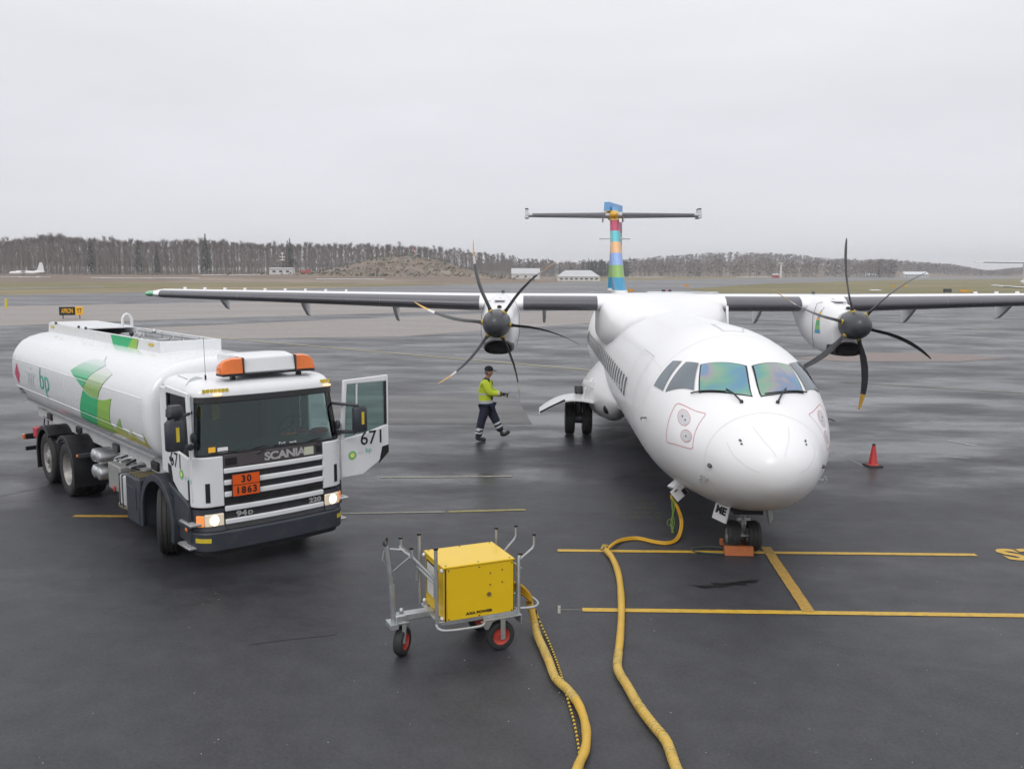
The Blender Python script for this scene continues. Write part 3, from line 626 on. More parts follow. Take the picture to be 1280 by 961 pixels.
def outline(path, wd, off, m_, name, parent=FUS, closed=True):
    # path of (y,deg): a painted line that follows the skin
    P = path + ([path[0]] if closed else []); mb = MB()
    for (y0, d0), (y1, d1) in zip(P, P[1:]):
        n_ = max(3, int((abs(y1 - y0) + abs(d1 - d0) * .02) / .06)); vs = []
        for k in range(n_ + 1):
            t = k / n_; y, d = lerp(y0, y1, t), lerp(d0, d1, t); p = FS(y, d, off); q = FS(lerp(y0, y1, t + .02), lerp(d0, d1, t + .02), off); tn = (q - p).normalized(); nn = (p - FS(y, d, 0)).normalized(); sd_ = tn.cross(nn).normalized() * wd / 2
            vs += [p - sd_, p + sd_]
        mb.add(vs, [(2 * k, 2 * k + 2, 2 * k + 3, 2 * k + 1) for k in range(n_)])
    return obj(name, mb, m_, parent, smooth=False, fix=False)
def rounded(y0, y1, d0, d1, r_=.25, n_=5, skew=0):
    cy, cd_ = (y0 + y1) / 2, (d0 + d1) / 2; hy, hd = abs(y1 - y0) / 2, abs(d1 - d0) / 2; P = []
    for k in range(28):
        a = 2 * math.pi * k / 28; c, s_ = math.cos(a), math.sin(a); e_ = .38 if r_ < .5 else 1
        P.append((cy + hy * math.copysign(abs(c) ** e_, c), cd_ + hd * math.copysign(abs(s_) ** e_, s_)))
    return P
def disc(y, d, ry, rd, off, m_, name, n_=20):
    mb = MB(); vs = [FS(y, d, off)] + [FS(y + ry * math.cos(2 * math.pi * k / n_), d + rd * math.sin(2 * math.pi * k / n_), off) for k in range(n_)]
    mb.add(vs, [(0, 1 + k, 1 + (k + 1) % n_) for k in range(n_)]); return obj(name, mb, m_, FUS, smooth=False)
STRIPL = mat('strip_pale', (.66, .66, .68), .5)
PGREY = mat('panel_grey', (.58, .58, .60), .5, var=.2)
for s_ in (-1, 1):
    q = [(1.90, 60 * s_), (1.34, 44 * s_), (1.13, 83 * s_), (1.84, 92.5 * s_)]
    c0 = (sum(p[0] for p in q) / 4, sum(p[1] for p in q) / 4)
    pts = []
    for k in range(4):
        a, b, c = q[k - 1], q[k], q[(k + 1) % 4]
        for t in (.2, .12, .055): pts.append((lerp(b[0], a[0], t), lerp(b[1], a[1], t)))
        for t in (.055, .12, .2): pts.append((lerp(b[0], c[0], t), lerp(b[1], c[1], t)))
    outline(pts, .011, .004, RED_LINE, 'panel_outline')
    for (yy, dd, hy, hd) in ((1.60, 62, .15, 6), (1.36, 74, .13, 6)):
        disc(yy, dd * s_, hy * .88, hd * .88, .003, PGREY, 'access_plate')
        outline(rounded(yy - hy, yy + hy, (dd - hd) * s_, (dd + hd) * s_, 1), .009, .005, RED_LINE, 'plate_outline')
        for o_ in ((-.045, .045) if yy > 1.5 else (0,)): disc(yy + o_, dd * s_, .016, .8, .007, BLACK, 'static_port', 10)
    # pitot probes and small vanes
    p = FS(2.72, 85 * s_); mb = MB(); n_ = Vector((s_, 0, 0)); mb.tube([p, p + n_ * .09, p + n_ * .1 + Vector((0, -.16, 0))], .012, 6); obj('pitot_tube', mb, DSTEEL, FUS)
    p = FS(.76, 93 * s_); mb = MB(); mb.sphere(p, (.04, .07, .03), 8); obj('lamp', mb, DSTEEL, FUS)
    p = FS(.9, 112 * s_); mb = MB(); mb.box(p + Vector((.05 * s_, 0, 0)), (.12, .05, .02)); mb.box(p + Vector((.08 * s_, 0, 0)), (.02, .05, .1)); obj('vane', mb, ALU, FUS)
    disc(.47, 42.5 * s_, .03, 1.6, .006, DSTEEL, 'static_port', 10); disc(.41, 45 * s_, .02, 1.5, .006, DSTEEL, 'static_port', 10)
    # lightning strips of the radome
    outline([(.07, 12 * s_), (.28, 18 * s_), (.62, 20 * s_)], .007, .003, STRIPL, 'lightning_strip', closed=False)
    outline([(.07, 85 * s_), (.25, 72 * s_), (.60, 55 * s_)], .007, .003, STRIPL, 'lightning_strip', closed=False)
outline([(.86 + .05 * math.cos(R(a)), a) for a in range(-140, 141, 10)], .007, .003, mat('radome_joint', (.62, .62, .64), .5), 'radome_joint', closed=False)
SKJ = mat('skin_seam', (.68, .68, .70), .5)
outline([(3.32, -4.2), (4.35, -4.2), (4.35, 17), (3.32, 8.5)], .02, .004, PANEL_LINE, 'roof_hatch')
for yy_ in (4.6, 7.1): outline([(yy_, a) for a in range(-150, 151, 10)], .006, .003, SKJ, 'skin_joint', closed=False)
for dd_ in (-52, 52, -104, 104): outline([(q, dd_) for q in (3.0, 4, 5, 6.5, 8, 10)], .006, .003, SKJ, 'skin_joint', closed=False)
outline([(2.98, a) for a in range(-150, 151, 10)], .008, .003, mat('skin_joint', (.66, .66, .68), .5), 'skin_joint', closed=False)
# cabin windows
for s_ in (-1, 1):
    for k in range(27):
        y = 5.55 + .508 * k
        if 10.4 < y < 10.7: pass
        q = [(y - .115, 74.5 * s_), (y + .115, 74.5 * s_), (y + .115, 88 * s_), (y - .115, 88 * s_)]
        o = obj('cabin_window', patch(grow(q, .02), .004, 3, 4), PANEL_LINE, FUS, ang=60); obj('pane', patch(q, .008, 3, 4), AGLASS, o, ang=60)
outline([(4.25, 46), (4.95, 46), (4.95, 122), (4.25, 122)], .018, .004, PANEL_LINE, 'cargo_door_outline'); outline([(3.9, -50), (5.2, -50), (5.2, -125), (3.9, -125)], .018, .004, PANEL_LINE, 'cargo_door_outline')
for y, d in ((1.95, -148), (3.2, 176)): pass
# centre fairing between fuselage and wing
mb = MB(); rg = []
for (y, w_, zt) in ((8.9, .2, 3.255), (9.3, .75, 3.28), (9.8, 1.15, 3.33), (10.4, 1.42, 3.40), (10.9, 1.52, 3.46), (11.3, 1.56, 3.51), (11.8, 1.57, 3.58), (12.4, 1.57, 3.605), (13.4, 1.55, 3.58), (14.6, 1.4, 3.48), (15.8, 1.0, 3.38), (17.2, .3, 3.26)):
    ring = []
    ex = min(1, max(.42, .42 + (11.4 - y) * .36)) if y < 12 else .42
    for k in range(64):
        a = 2 * math.pi * k / 64; c, s_ = math.cos(a), math.sin(a); zb_ = 2.2 if w_ > 1 else 2.8
        ring.append((w_ * math.copysign(abs(c) ** ex, c), y, zb_ + (zt - zb_) * (.5 + .5 * math.copysign(abs(s_) ** ex, s_))))
    rg.append(ring)
mb.loft(rg); fair = obj('wing_fairing', mb, ACW, AC, ang=60)
outline([(8.85 + 1.5 * (abs(a) / 70) ** 2, a) for a in range(-66, 40, 3)], .02, .012, PANEL_LINE, 'fairing_joint', closed=False)
mb = MB(); mb.tube([(1.53, 11.0, 2.4), (1.6, 11.1, 2.9), (1.62, 11.3, 3.3)], .035, 8); obj('drain_mast', mb, ACW, AC)
# ---- wing
def airfoil(c, t, n=22):
    P = []
    for k in range(n + 1):
        b = math.pi * k / n; x = .5 * (1 + math.cos(b)); yt = 5 * t * (.2969 * x ** .5 - .126 * x - .3516 * x * x + .2843 * x ** 3 - .1036 * x ** 4); P.append((x * c, (yt + .018 * math.sin(math.pi * x)) * c))
    for k in range(1, n):
        b = math.pi * k / n; x = .5 * (1 - math.cos(b)); yt = 5 * t * (.2969 * x ** .5 - .126 * x - .3516 * x * x + .2843 * x ** 3 - .1036 * x ** 4); P.append((x * c, (-yt + .018 * math.sin(math.pi * x)) * c))
    return P
def wing_at(s_):
    a = abs(s_); t = max(0, a - 4.9) / 8.6
    return 11.35 + .75 * t, 2.5 - 1.0 * t, .172 - .03 * t, 3.335 + .2 * t      # LE y, chord, t/c, z
mb = MB(); rg = []
for s_ in (-13.5, -13.44, -13.2, -12, -9, -6.5, -4.9, -2.5, -1.2, 0, 1.2, 2.5, 4.9, 6.5, 9, 12, 13.2, 13.44, 13.5):
    le, c, tc_, z = wing_at(s_); k = 1 if abs(s_) < 13.3 else (.86 if abs(s_) < 13.46 else .6)
    rg.append([(s_, le + c * (1 - k) * .3 + p[0] * k, z + p[1] * (k if k == 1 else k * .8)) for p in airfoil(c, tc_)])
mb.loft(rg); WING = obj('wing', mb, ACW, AC, ang=50)
def boot(s0, s1, parent, waf, x1=.10, off=.006, xu=.14):
    mb = MB(); rg = []; n_ = max(2, int(abs(s1 - s0) / .6)); ST = sorted(set([lerp(s0, s1, k / n_) for k in range(n_ + 1)] + [q for q in (-4.9, 4.9) if min(s0, s1) < q < max(s0, s1)]))
    for s_ in ST:
        le, c, tc_, z = waf(s_); P = airfoil(c, tc_, 44)
        up = [p for p in P[:45] if p[0] <= xu * c]; dn = [p for p in P[45:] if p[0] <= x1 * 1.6 * c]
        pts = up + dn; rg.append(len(pts)); ring = []
        for i, p in enumerate(pts):
            a = pts[max(i - 1, 0)]; b = pts[min(i + 1, len(pts) - 1)]; d = Vector((b[0] - a[0], b[1] - a[1])).normalized(); nrm = Vector((-d.y, d.x)) * off
            if nrm.x * 1 + 0 > 0 and p[0] < .01: nrm = -nrm
            # outward = away from the chord middle
            mid = Vector((c * .3, 0)); q = Vector(p); 
            if (q - mid).dot(nrm) < 0: nrm = -nrm
            ring.append((s_, le + p[0] + nrm.x, z + p[1] + nrm.y))
        rg[-1] = ring
    m_ = min(len(r_) for r_ in rg); rg = [r_[:m_] for r_ in rg]
    mb.loft(rg, cap0=False, cap1=False, closed=False); return obj('deicing_boot', mb, BOOT, parent, ang=60)
for a, b in ((-13.15, -11.0), (-10.996, -8.05), (-8.046, -7.2), (-7.196, -4.62), (-3.50, -1.62), (1.62, 3.50), (4.62, 7.196), (7.2, 8.046), (8.05, 10.996), (11.0, 13.15)): boot(a, b, WING, wing_at)
for s_, c_, nm in ((-1, (.16, .50, .28), 'green'), (1, (.5, .03, .03), 'red')):
    le, c, tc_, z = wing_at(13.4); mb = MB(); mb.sphere((13.42 * s_, le + .14, z + .01), (.11, .28, .075), 14); o = obj('navigation_light', mb, mat('lamp_' + nm, c_, .15, coat=.5, var=.02), WING); o['label'] = nm + ' wingtip light'
for s_ in (-1, 1):
    for q, dz, ln in ((2.95, .50, 1.0), (7.1, .52, 1.0), (9.65, .44, .9), (11.9, .30, .7)):
        le, c, tc_, z = wing_at(q); mb = MB(); rg = []
        for k, (t, w_, d) in enumerate(((0, .02, .05), (.2, .07, .25), (.5, .09, .62), (.8, .08, .95), (1, .05, 1.0))):
            y = le + c * .62 + t * ln * 1.15; top = z + .0 - .08 * t
            rg.append([(s_ * q - w_, y, top), (s_ * q + w_, y, top), (s_ * q + w_ * .5, y + .05, top - dz * d - .05), (s_ * q - w_ * .5, y + .05, top - dz * d - .05)])
        mb.loft(rg); obj('flap_fairing', mb, mat('fairing_grey', (.55, .55, .57), .4) if False else ACW, WING, bevel=.02)
    for q in [8.2 + .55 * k for k in range(9)]:
        le, c, tc_, z = wing_at(q); mb = MB(); mb.box((q * s_, le + c * .3, z + c * tc_ * .5 + .045), (.045, .12, .08)); obj('vortex_generator', mb, ACW, WING)
    mb = MB(); mb.sphere((4.05 * s_, 12.3, 3.62), (.05, .05, .05), 8); obj('fuel_cap', mb, DSTEEL, WING)
# ---- engines
def nacelle(sx):
    mb = MB(); rg = []
    for (y, w_, zt, zb_) in ((9.55, .30, 3.24, 2.62), (9.62, .345, 3.28, 2.36), (9.75, .38, 3.33, 2.27), (10.1, .425, 3.42, 2.19), (10.7, .46, 3.5, 2.18), (11.4, .475, 3.555, 2.24), (11.9, .46, 3.58, 2.36), (12.5, .40, 3.58, 2.6), (13.1, .30, 3.54, 2.85), (13.7, .16, 3.46, 3.1), (14.1, .04, 3.38, 3.25)):
        zc = (zt + zb_) / 2; ring = []
        for k in range(44):
            a = 2 * math.pi * k / 44; c, s_ = math.cos(a), math.sin(a); ring.append((sx + w_ * math.copysign(abs(c) ** .82, c), y, zc + (zt - zb_) / 2 * math.copysign(abs(s_) ** .82, s_)))
        rg.append(ring)
    mb.loft(rg); n_ = obj('engine_nacelle', mb, ACW, AC, ang=60)
    # intake below the spinner: lip and dark throat
    def oval(y, w_, h_, zc): return [(sx + w_ * math.copysign(abs(math.cos(2 * math.pi * k / 32)) ** .8, math.cos(2 * math.pi * k / 32)), y, zc + h_ * math.copysign(abs(math.sin(2 * math.pi * k / 32)) ** .8, math.sin(2 * math.pi * k / 32))) for k in range(32)]
    mb = MB(); mb.loft([oval(9.9, .37, .19, 2.39), oval(9.56, .335, .165, 2.385), oval(9.46, .32, .155, 2.385), oval(9.44, .30, .14, 2.385), oval(9.47, .285, .125, 2.385), oval(9.62, .27, .11, 2.385)], cap0=False, cap1=False); obj('intake_lip', mb, BLACK, n_, ang=60)
    mb = MB(); mb.loft([oval(9.50, .29, .13, 2.385), oval(9.515, .1, .05, 2.385)], cap0=False); obj('intake_throat', mb, mat('intake_dark', (.006, .006, .007), .9) if 'intake_dark' not in bpy.data.materials else bpy.data.materials['intake_dark'], n_)
    mb = MB(); 
    for s_ in (-1, 1): mb.tube([(sx + s_ * .482 * .0 + s_ * .40, 10.72, 2.30), (sx + s_ * .465, 10.72, 2.6), (sx + s_ * .468, 10.72, 3.1), (sx + s_ * .38, 10.72, 3.4), (sx, 10.72, 3.505)], .006, 4)
    obj('cowl_joint', mb, PGREY if False else DPLAST, n_)
    mb = MB(); mb.box((sx, 10.3, 3.462), (.26, .42, .012), M=Matrix.Identity(4)); obj('top_grille', mb, PGREY, n_)
    mb = MB(); mb.sphere((sx + .02, 9.68, 3.33), (.06, .07, .04), 8); obj('probe', mb, BLACK, n_)
    return n_
STR = [(.06, .25, .62), (.72, .40, .03), (.03, .35, .10), (.80, .42, .12), (.10, .32, .75), (.16, .48, .08), (.02, .30, .55)]
SM = [mat('stripe_' + k, c, .35, coat=.3, var=.03) for k, c in zip(('blue', 'yellow', 'teal', 'orange', 'lavender', 'green', 'azure'), STR)]
for sx in (-4.05, 4.05):
    n_ = nacelle(sx)
    s_ = -1                                                  # striped fin emblem on the side facing the picture's left
    bands = [(0, 1.0, .86), (1, .86, .72), (3, .62, .50), (4, .72, .62), (2, .50, .30), (5, .30, .14), (6, .14, .0)]
    mb = MB()
    for mi, t1, t0 in bands:
        z0, z1 = 2.70 + .62 * t0, 2.70 + .62 * t1
        ya = lambda t: 10.34 - .02 * (1 - t) - .10 * (1 - t) ** 2; yb = lambda t: 10.44 + .13 * (1 - t)
        x = sx - .452
        xx = lambda z, y: sx - (.427 + .035 * (y - 10.1) / .6) * max(1 - (abs(z - 2.81) / .64) ** 2.44, .05) ** (.41) - .006
        mb.add([(xx(z0, ya(t0)), ya(t0), z0), (xx(z0, yb(t0)), yb(t0), z0), (xx(z1, yb(t1)), yb(t1), z1), (xx(z1, ya(t1)), ya(t1), z1)], [(0, 1, 2, 3)], mi)
    obj('tail_emblem', mb, SM, n_, smooth=False)
# ---- propellers
BLADE = mat('propeller_black', (.018, .019, .022), .42, var=.15, rvar=.05); TIPY = mat('blade_tip_yellow', (.75, .42, .04), .4, var=.1, dirt=.4); TIPW = mat('blade_stripe_lit', (.72, .70, .66), .4, dirt=.3, var=.1)  # white stripe puts the sunlit sheen of the tips into colour
SPIN = mat('spinner_grey', (.050, .052, .060), .38, var=.1, coat=.15)
def blade_mb(phi, sx):
    mb = MB(); rg = []; stations = [.28, .34, .42, .55, .75, 1.0, 1.25, 1.45, 1.60, 1.61, 1.72, 1.73, 1.82, 1.90, 1.945, 1.965]
    rad = Vector((math.cos(phi), 0, math.sin(phi))); tan = Vector((math.sin(phi), 0, -math.cos(phi)))     # clockwise as seen from the front
    ax = Vector((0, -1, 0))
    for r_ in stations:
        ch = pch([.2, .34, .55, .9, 1.3, 1.6, 1.8, 1.92, 1.965], [.10, .11, .20, .29, .30, .26, .20, .12, .05], r_); th = pch([.2, .4, .7, 1.2, 1.965], [.10, .075, .045, .028, .012], r_)
        pit = R(pch([.2, .6, 1.2, 1.965], [110, 105, 100, 92], r_)); t = max(0, r_ - .55) / 1.415
        swT = .30 * t ** 2 - .05 * t * (1 - t); swA = -.20 * t ** 2 + .12 * t * (1 - t)
        cdir = (ax * math.sin(pit) + tan * math.cos(pit)); ndir = (tan * math.sin(pit) - ax * math.cos(pit))
        c = rad * r_ + tan * swT + ax * swA
        prof = [(-.5, 0), (-.3, .42), (0, .5), (.3, .38), (.5, 0), (.3, -.3), (0, -.4), (-.3, -.3)]
        if r_ < .36: prof = [(.5 * math.cos(R(180 - 45 * k)), .5 * math.sin(R(180 - 45 * k))) for k in range(8)]; th = ch
        rg.append([c + cdir * (a * ch) + ndir * (b * th) for a, b in prof])
    n = 8
    for i in range(len(rg) - 1):
        m_ = 0 if stations[i] < 1.45 else (1 if stations[i] < 1.605 else 2)
        if 1.44 < stations[i] < 1.605: m_ = 1
        mb.loft([rg[i], rg[i + 1]], m_, cap0=False, cap1=(i == len(rg) - 2))
    mb2 = MB(); mb2.v = [v + Vector((sx, 9.28, 2.956)) for v in mb.v]; mb2.f = mb.f; mb2.m = mb.m; return mb2
for sx, ph0 in ((-4.08, 54.5), (4.12, 45.5)):
    hub = MB(); hub.lathe([(.0, -.50), (.07, -.492), (.14, -.465), (.20, -.41), (.26, -.31), (.30, -.18), (.325, 0), (.33, .16), (.32, .25), (.30, .26), (0, .262)], (sx, 9.28, 2.956), (0, 1, 0), 36)
    h_ = obj('propeller', hub, SPIN, AC, ang=60); h_['label'] = 'black six bladed propeller with round grey spinner'
    for k in range(6):
        a = R(ph0 + 60 * k); b = blade_mb(a, sx); bl = obj('blade', b, [BLADE, TIPW if (sx < 0 and k < 5) or (sx > 0 and k == 2) else BLADE, TIPY if (sx < 0 and k < 5) or (sx > 0 and k in (2, 4)) else BLADE], h_, ang=60)  # tip colours vary by blade: reflecting ones painted bright, the rest dark
        c = Vector((sx, 9.28, 2.956)) + Vector((math.cos(a), 0, math.sin(a))) * .315; mb = MB(); mb.cyl(c, c + Vector((math.cos(a), 0, math.sin(a))) * .05, .062, .05, 12); obj('root_ring', mb, mat('ring_yellow', (.5, .36, .03), .4) if 'ring_yellow' not in bpy.data.materials else bpy.data.materials['ring_yellow'], h_)
# ---- tail
def fin_mat():
    m_ = bpy.data.materials.new('striped_fin'); m_.use_nodes = True; n = m_.node_tree; p = n.nodes['Principled BSDF']; L = n.links.new; p.inputs['Roughness'].default_value = .35
    t = n.nodes.new('ShaderNodeTexCoord'); sp = n.nodes.new('ShaderNodeSeparateXYZ'); L(t.outputs['Object'], sp.inputs[0])
    r_ = n.nodes.new('ShaderNodeMapRange'); r_.inputs[1].default_value = 3.0; r_.inputs[2].default_value = 7.5; L(sp.outputs['Z'], r_.inputs[0])
    c = n.nodes.new('ShaderNodeValToRGB'); cr = c.color_ramp; cr.interpolation = 'CONSTANT'; e = cr.elements; z = lambda q: (q - 3) / 4.5
    e[0].position = 0; e[0].color = (.8, .8, .8, 1); e[1].position = z(3.45); e[1].color = (.02, .26, .46, 1)
    for q, k in ((3.92, (.25, .44, .12)), (4.42, (.28, .42, .76)), (4.90, (.82, .48, .25)), (5.36, (.14, .54, .60)), (5.83, (.50, .08, .15)), (6.27, (.76, .60, .14)), (6.68, (.16, .38, .68))):
        x = e.new(z(q)); x.color = (*k, 1)
    L(r_.outputs[0], c.inputs[0]); L(c.outputs[0], p.inputs['Base Color']); return m_
FINM = fin_mat()
mb = MB(); rg = []
for z, le, te, th in ((3.05, 20.2, 26.9, .50), (3.3, 21.8, 27.0, .54), (3.6, 23.1, 27.1, .54), (4.0, 23.9, 27.2, .52), (5.0, 25.0, 27.5, .46), (6.0, 26.0, 27.8, .40), (6.62, 26.5, 27.95, .36), (6.85, 26.6, 27.95, .30)):
    c = te - le; rg.append([(b * (th / (.12 * c)) if True else b, le + a, z) for a, b in airfoil(c, .12, 14)])
mb.loft(rg); FIN = obj('tail_fin', mb, FINM, AC, ang=50)
mb = MB(); RM = Matrix.Translation((0, 27.25, 0)) @ Matrix.Rotation(R(-24), 4, 'Z')
for (z0, z1, c0, c1, t_) in ((3.35, 6.3, 1.35, .95, .2),): mb.loft([[(-.17, 0, z0), (.17, 0, z0), (.02, c0, z0), (-.02, c0, z0)], [(-.14, .3, z1), (.14, .3, z1), (.02, .3 + c1, z1), (-.02, .3 + c1, z1)]], M=RM)
mb.loft([[(-.13, -.75, 6.66), (.13, -.75, 6.66), (.03, 1.25, 6.66), (-.03, 1.25, 6.66)], [(-.12, -.72, 7.05), (.12, -.72, 7.05), (.03, 1.25, 7.02), (-.03, 1.25, 7.02)]], M=RM)
obj('rudder', mb, FINM, FIN, bevel=.03)
mb = MB(); mb.lathe([(0, -.5), (.1, -.45), (.17, -.3), (.21, 0), (.2, .9), (.14, 1.6), (.02, 2.1)], (0, 26.6, 6.5), (0, 1, 0), 20); obj('tail_bullet', mb, SM[1], FIN, ang=60)
def tail_at(s_):
    t = abs(s_) / 3.65; return 26.5 + .35 * t, 1.35 - .45 * t, .20, 6.50 + .02 * t
mb = MB(); rg = []
for s_ in (-3.65, -2, 0, 2, 3.65):
    le, c, tc_, z = tail_at(s_); rg.append([(s_, le + a, z + b) for a, b in airfoil(c, tc_, 14)])
mb.loft(rg); TP = obj('tailplane', mb, mat('tail_grey', (.50, .50, .52), .4, var=.03), AC, ang=50)
for s_ in (-1, 1):
    boot(.35 * s_, 3.4 * s_, TP, tail_at, .006, .006, .09)
    mb = MB(); mb.box((3.64 * s_, 27.25, 6.58), (.16, .85, .36), taper=(.8, .7)); mb.box((3.64 * s_, 27.2, 6.785), (.14, .5, .05), m=1); obj('tip_horn', mb, [bpy.data.materials['tail_grey'], BLACK], TP, bevel=.015)
    mb = MB(); mb.box((.42 * s_, 26.9, 6.36), (.05, .5, .24)); obj('fitting', mb, PGREY, TP, bevel=.01)
    mb = MB(); mb.tube([(0.2 * s_, 25.6, 5.5), (.62 * s_, 25.9, 5.5)], .03, 6); obj('strobe_mount', mb, PGREY, FIN)
# ---- belly pods and landing gear
for s_ in (-1, 1):
    mb = MB(); rg = []
    for (y, w_, x1, zt, zb_) in ((9.1, .12, 1.30, 1.3, 1.0), (9.6, .3, 1.50, 1.6, .72), (10.2, .45, 1.72, 1.82, .55), (10.9, .55, 1.90, 1.9, .50), (12.3, .55, 1.95, 1.85, .50), (13.4, .5, 1.8, 1.7, .55), (14.6, .35, 1.55, 1.5, .65), (15.8, .12, 1.3, 1.2, .8)):
        ring = []
        for k in range(28):
            a = 2 * math.pi * k / 28; c, q = math.cos(a), math.sin(a); xc = x1 - w_ ; up = .5 + .5 * q
            ring.append((s_ * (xc + w_ * c * (1 - .55 * max(q, 0) ** 1.2)), y, lerp(zb_, zt, up)))
        rg.append(ring)
    mb.loft(rg); POD = obj('gear_pod', mb, FUSW, AC, ang=60)
    mb = MB(); mb.sphere((s_ * 1.46, 9.78, .92), (.10, .14, .13), 12); obj('cooling_inlet', mb, BLACK, POD)
    # open gear door: a curved shell reaching outboard
    mb = MB(); rg = []
    for k in range(11):
        t = k / 10; x = lerp(1.75, 3.08, t); z = .98 + .16 * math.sin(t * 2.0) - .42 * t ** 2.2
        dpt = lerp(.85, .55, t); rg.append([(s_ * x, 10.35, z), (s_ * x, 10.35 + dpt * 1.4, z + .02), (s_ * x, 10.35 + dpt * 1.4, z - .02), (s_ * x, 10.35, z - .035)])
    mb.loft(rg); dr = obj('gear_door', mb, ACW, AC, ang=50)
    mb = MB(); mb.tube([(s_ * 2.45, 10.33, 1.04), (s_ * 2.8, 10.33, .87), (s_ * 3.06, 10.33, .73)], .022, 6); obj('door_seal', mb, BLACK, dr)
    mb = MB(); mb.tube([(s_ * 1.75, 10.6, 1.55), (s_ * 1.95, 10.5, 1.3), (s_ * 2.0, 10.6, 1.0)], .03, 6); mb.prism([(s_ * 1.72, 10.45, 1.30), (s_ * 2.02, 10.45, 1.42), (s_ * 2.0, 10.45, 1.52), (s_ * 1.72, 10.45, 1.46)], (0, .04, 0)); obj('small_door', mb, ACW, AC, bevel=.01)
    GE = thing('main_landing_gear', None, None, (0, 0, 0)); GE.parent = AC
    yc, xc = 11.42, 2.07 * s_
    mb = MB(); mb.cyl((xc, yc, .43), (xc, yc, 1.25), .085, .11, 14); mb.cyl((xc - .30, yc, .43), (xc + .30, yc, .43), .07, n=14); mb.tube([(xc, yc, .95), (xc - .5 * s_, yc, 1.3)], .06, 8); mb.tube([(xc, yc - .12, .5), (xc + .03, yc - .2, .75), (xc, yc - .12, 1.0)], .035, 6); mb.cyl((xc - .12, yc - .1, .43), (xc + .12, yc - .1, .43), .13, n=12)
    obj('strut', mb, DSTEEL, GE)
    mb = MB(); mb.tube([(xc - .1, yc - .14, .55), (xc - .16, yc - .22, .8), (xc - .05, yc - .1, 1.1)], .015, 5); mb.tube([(xc + .1, yc - .14, .55), (xc + .13, yc - .2, .75), (xc + .05, yc - .1, 1.1)], .012, 5); obj('hydraulic_line', mb, BLACK, GE)
    for q in (-1, 1):
        mb = MB(); x = xc + q * .22
        mb.lathe([(.24, -.10), (.34, -.125), (.405, -.115), (.425, -.08), (.428, -.055), (.418, -.05), (.43, -.045), (.432, -.01), (.42, -.005), (.42, .005), (.432, .01), (.43, .045), (.418, .05), (.428, .055), (.425, .08), (.405, .115), (.34, .125), (.24, .10)], (x, yc, .432), (1, 0, 0), 40); ty = obj('tyre', mb, RUBBER, GE)
        mb = MB(); mb.lathe([(0, -.04), (.12, -.045), (.14, -.09), (.24, -.11), (.25, 0), (.24, .11), (.14, .09), (.12, .045), (0, .04)], (x, yc, .432), (1, 0, 0), 24); obj('rim', mb, ALU, ty)
NG = thing('nose_landing_gear', None, None); NG.parent = AC
yc = 1.86; mb = MB(); mb.cyl((-.03, yc, .24), (-.03, yc + .05, 1.0), .04, .055, 12); mb.cyl((-.03, yc, .55), (-.03, yc + .05, 1.1), .065, .07, 12); mb.cyl((-.2, yc, .225), (.14, yc, .225), .035, n=10); mb.tube([(-.03, yc - .08, .3), (-.03, yc - .16, .45), (-.03, yc - .07, .6)], .02, 6); mb.box((-.03, yc - .07, .5), (.2, .03, .04)); mb.tube([(-.03, yc, .7), (-.03, yc + .6, 1.0)], .035, 8); mb.box((-.03, yc - .05, .72), (.16, .08, .07))
obj('strut', mb, STEEL, NG)
mb = MB(); mb.tube([(-.22, yc - .05, .86), (-.12, yc - .08, .7), (-.05, yc - .08, .62)], .025, 6); obj('torque_arm', mb, mat('orange_arm', (.55, .25, .03), .5), NG)
for q in (-1, 1):
    mb = MB(); x = -.03 + q * .155; mb.lathe([(.11, -.07), (.17, -.095), (.205, -.09), (.222, -.06), (.226, -.035), (.22, -.03), (.227, -.025), (.227, .025), (.22, .03), (.226, .035), (.222, .06), (.205, .09), (.17, .095), (.11, .07)], (x, yc, .228), (1, 0, 0), 36); ty = obj('tyre', mb, RUBBER, NG)
    mb = MB(); mb.lathe([(0, -.05), (.05, -.07), (.11, -.075), (.12, 0), (.11, .075), (.05, .07), (0, .05)], (x, yc, .228), (1, 0, 0), 20); obj('rim', mb, ALU, ty)
WELL = mat('wheel_well', (.02, .02, .02), .9)
mb = MB(); mb.box((-.03, 2.1, .705), (.42, 1.2, .12)); obj('wheel_well', mb, WELL, AC)
def ndoor(s_):
    mb = MB(); M = Matrix.Translation((-.02 + s_ * .31, 1.75, .80)) @ Matrix.Rotation(R(13 * s_ * -1), 4, 'Y') @ Matrix.Rotation(R(38 if s_ < 0 else -25), 4, 'Z')
    mb.box((0, 0, -.16), (.03, .27, .34), M=M); d = obj('nose_gear_door', mb, ACW if s_ < 0 else mat('door_inside_grey', (.22, .23, .22), .6), AC, bevel=.008)
    if s_ < 0:
        t = text_mb('ME', .15, .008, 1.0); F = frame((0, 0, 0), (0, -1, 0), (0, 0, 1))
        t.v = [M @ (Vector((-.021, -v.x * 1.0, v.y - .17))) for v in t.v]; obj('registration_letters', t, BLACK, d, smooth=False, fix=False)
ndoor(-1); ndoor(1)
# ground power socket with its open flap, low on the right-hand side of the nose
SP = FS(2.85, -142)
mb = MB(); M = Matrix.Translation(SP + Vector((-.02, -.02, -.04))) @ Matrix.Rotation(R(-38), 4, 'Y') @ Matrix.Rotation(R(15), 4, 'Z'); mb.box((0, 0, 0), (.20, .26, .05), M=M); mb.box((-.07, -.16, -.10), (.24, .02, .20), M=M); sk_ = obj('power_socket_flap', mb, ACW, AC, bevel=.006)
mb = MB(); mb.box((.0, -.175, -.14), (.07, .03, .10), M=M); mb.box((-.1, -.175, -.04), (.06, .01, .015), M=M); obj('latch', mb, BLACK, sk_)
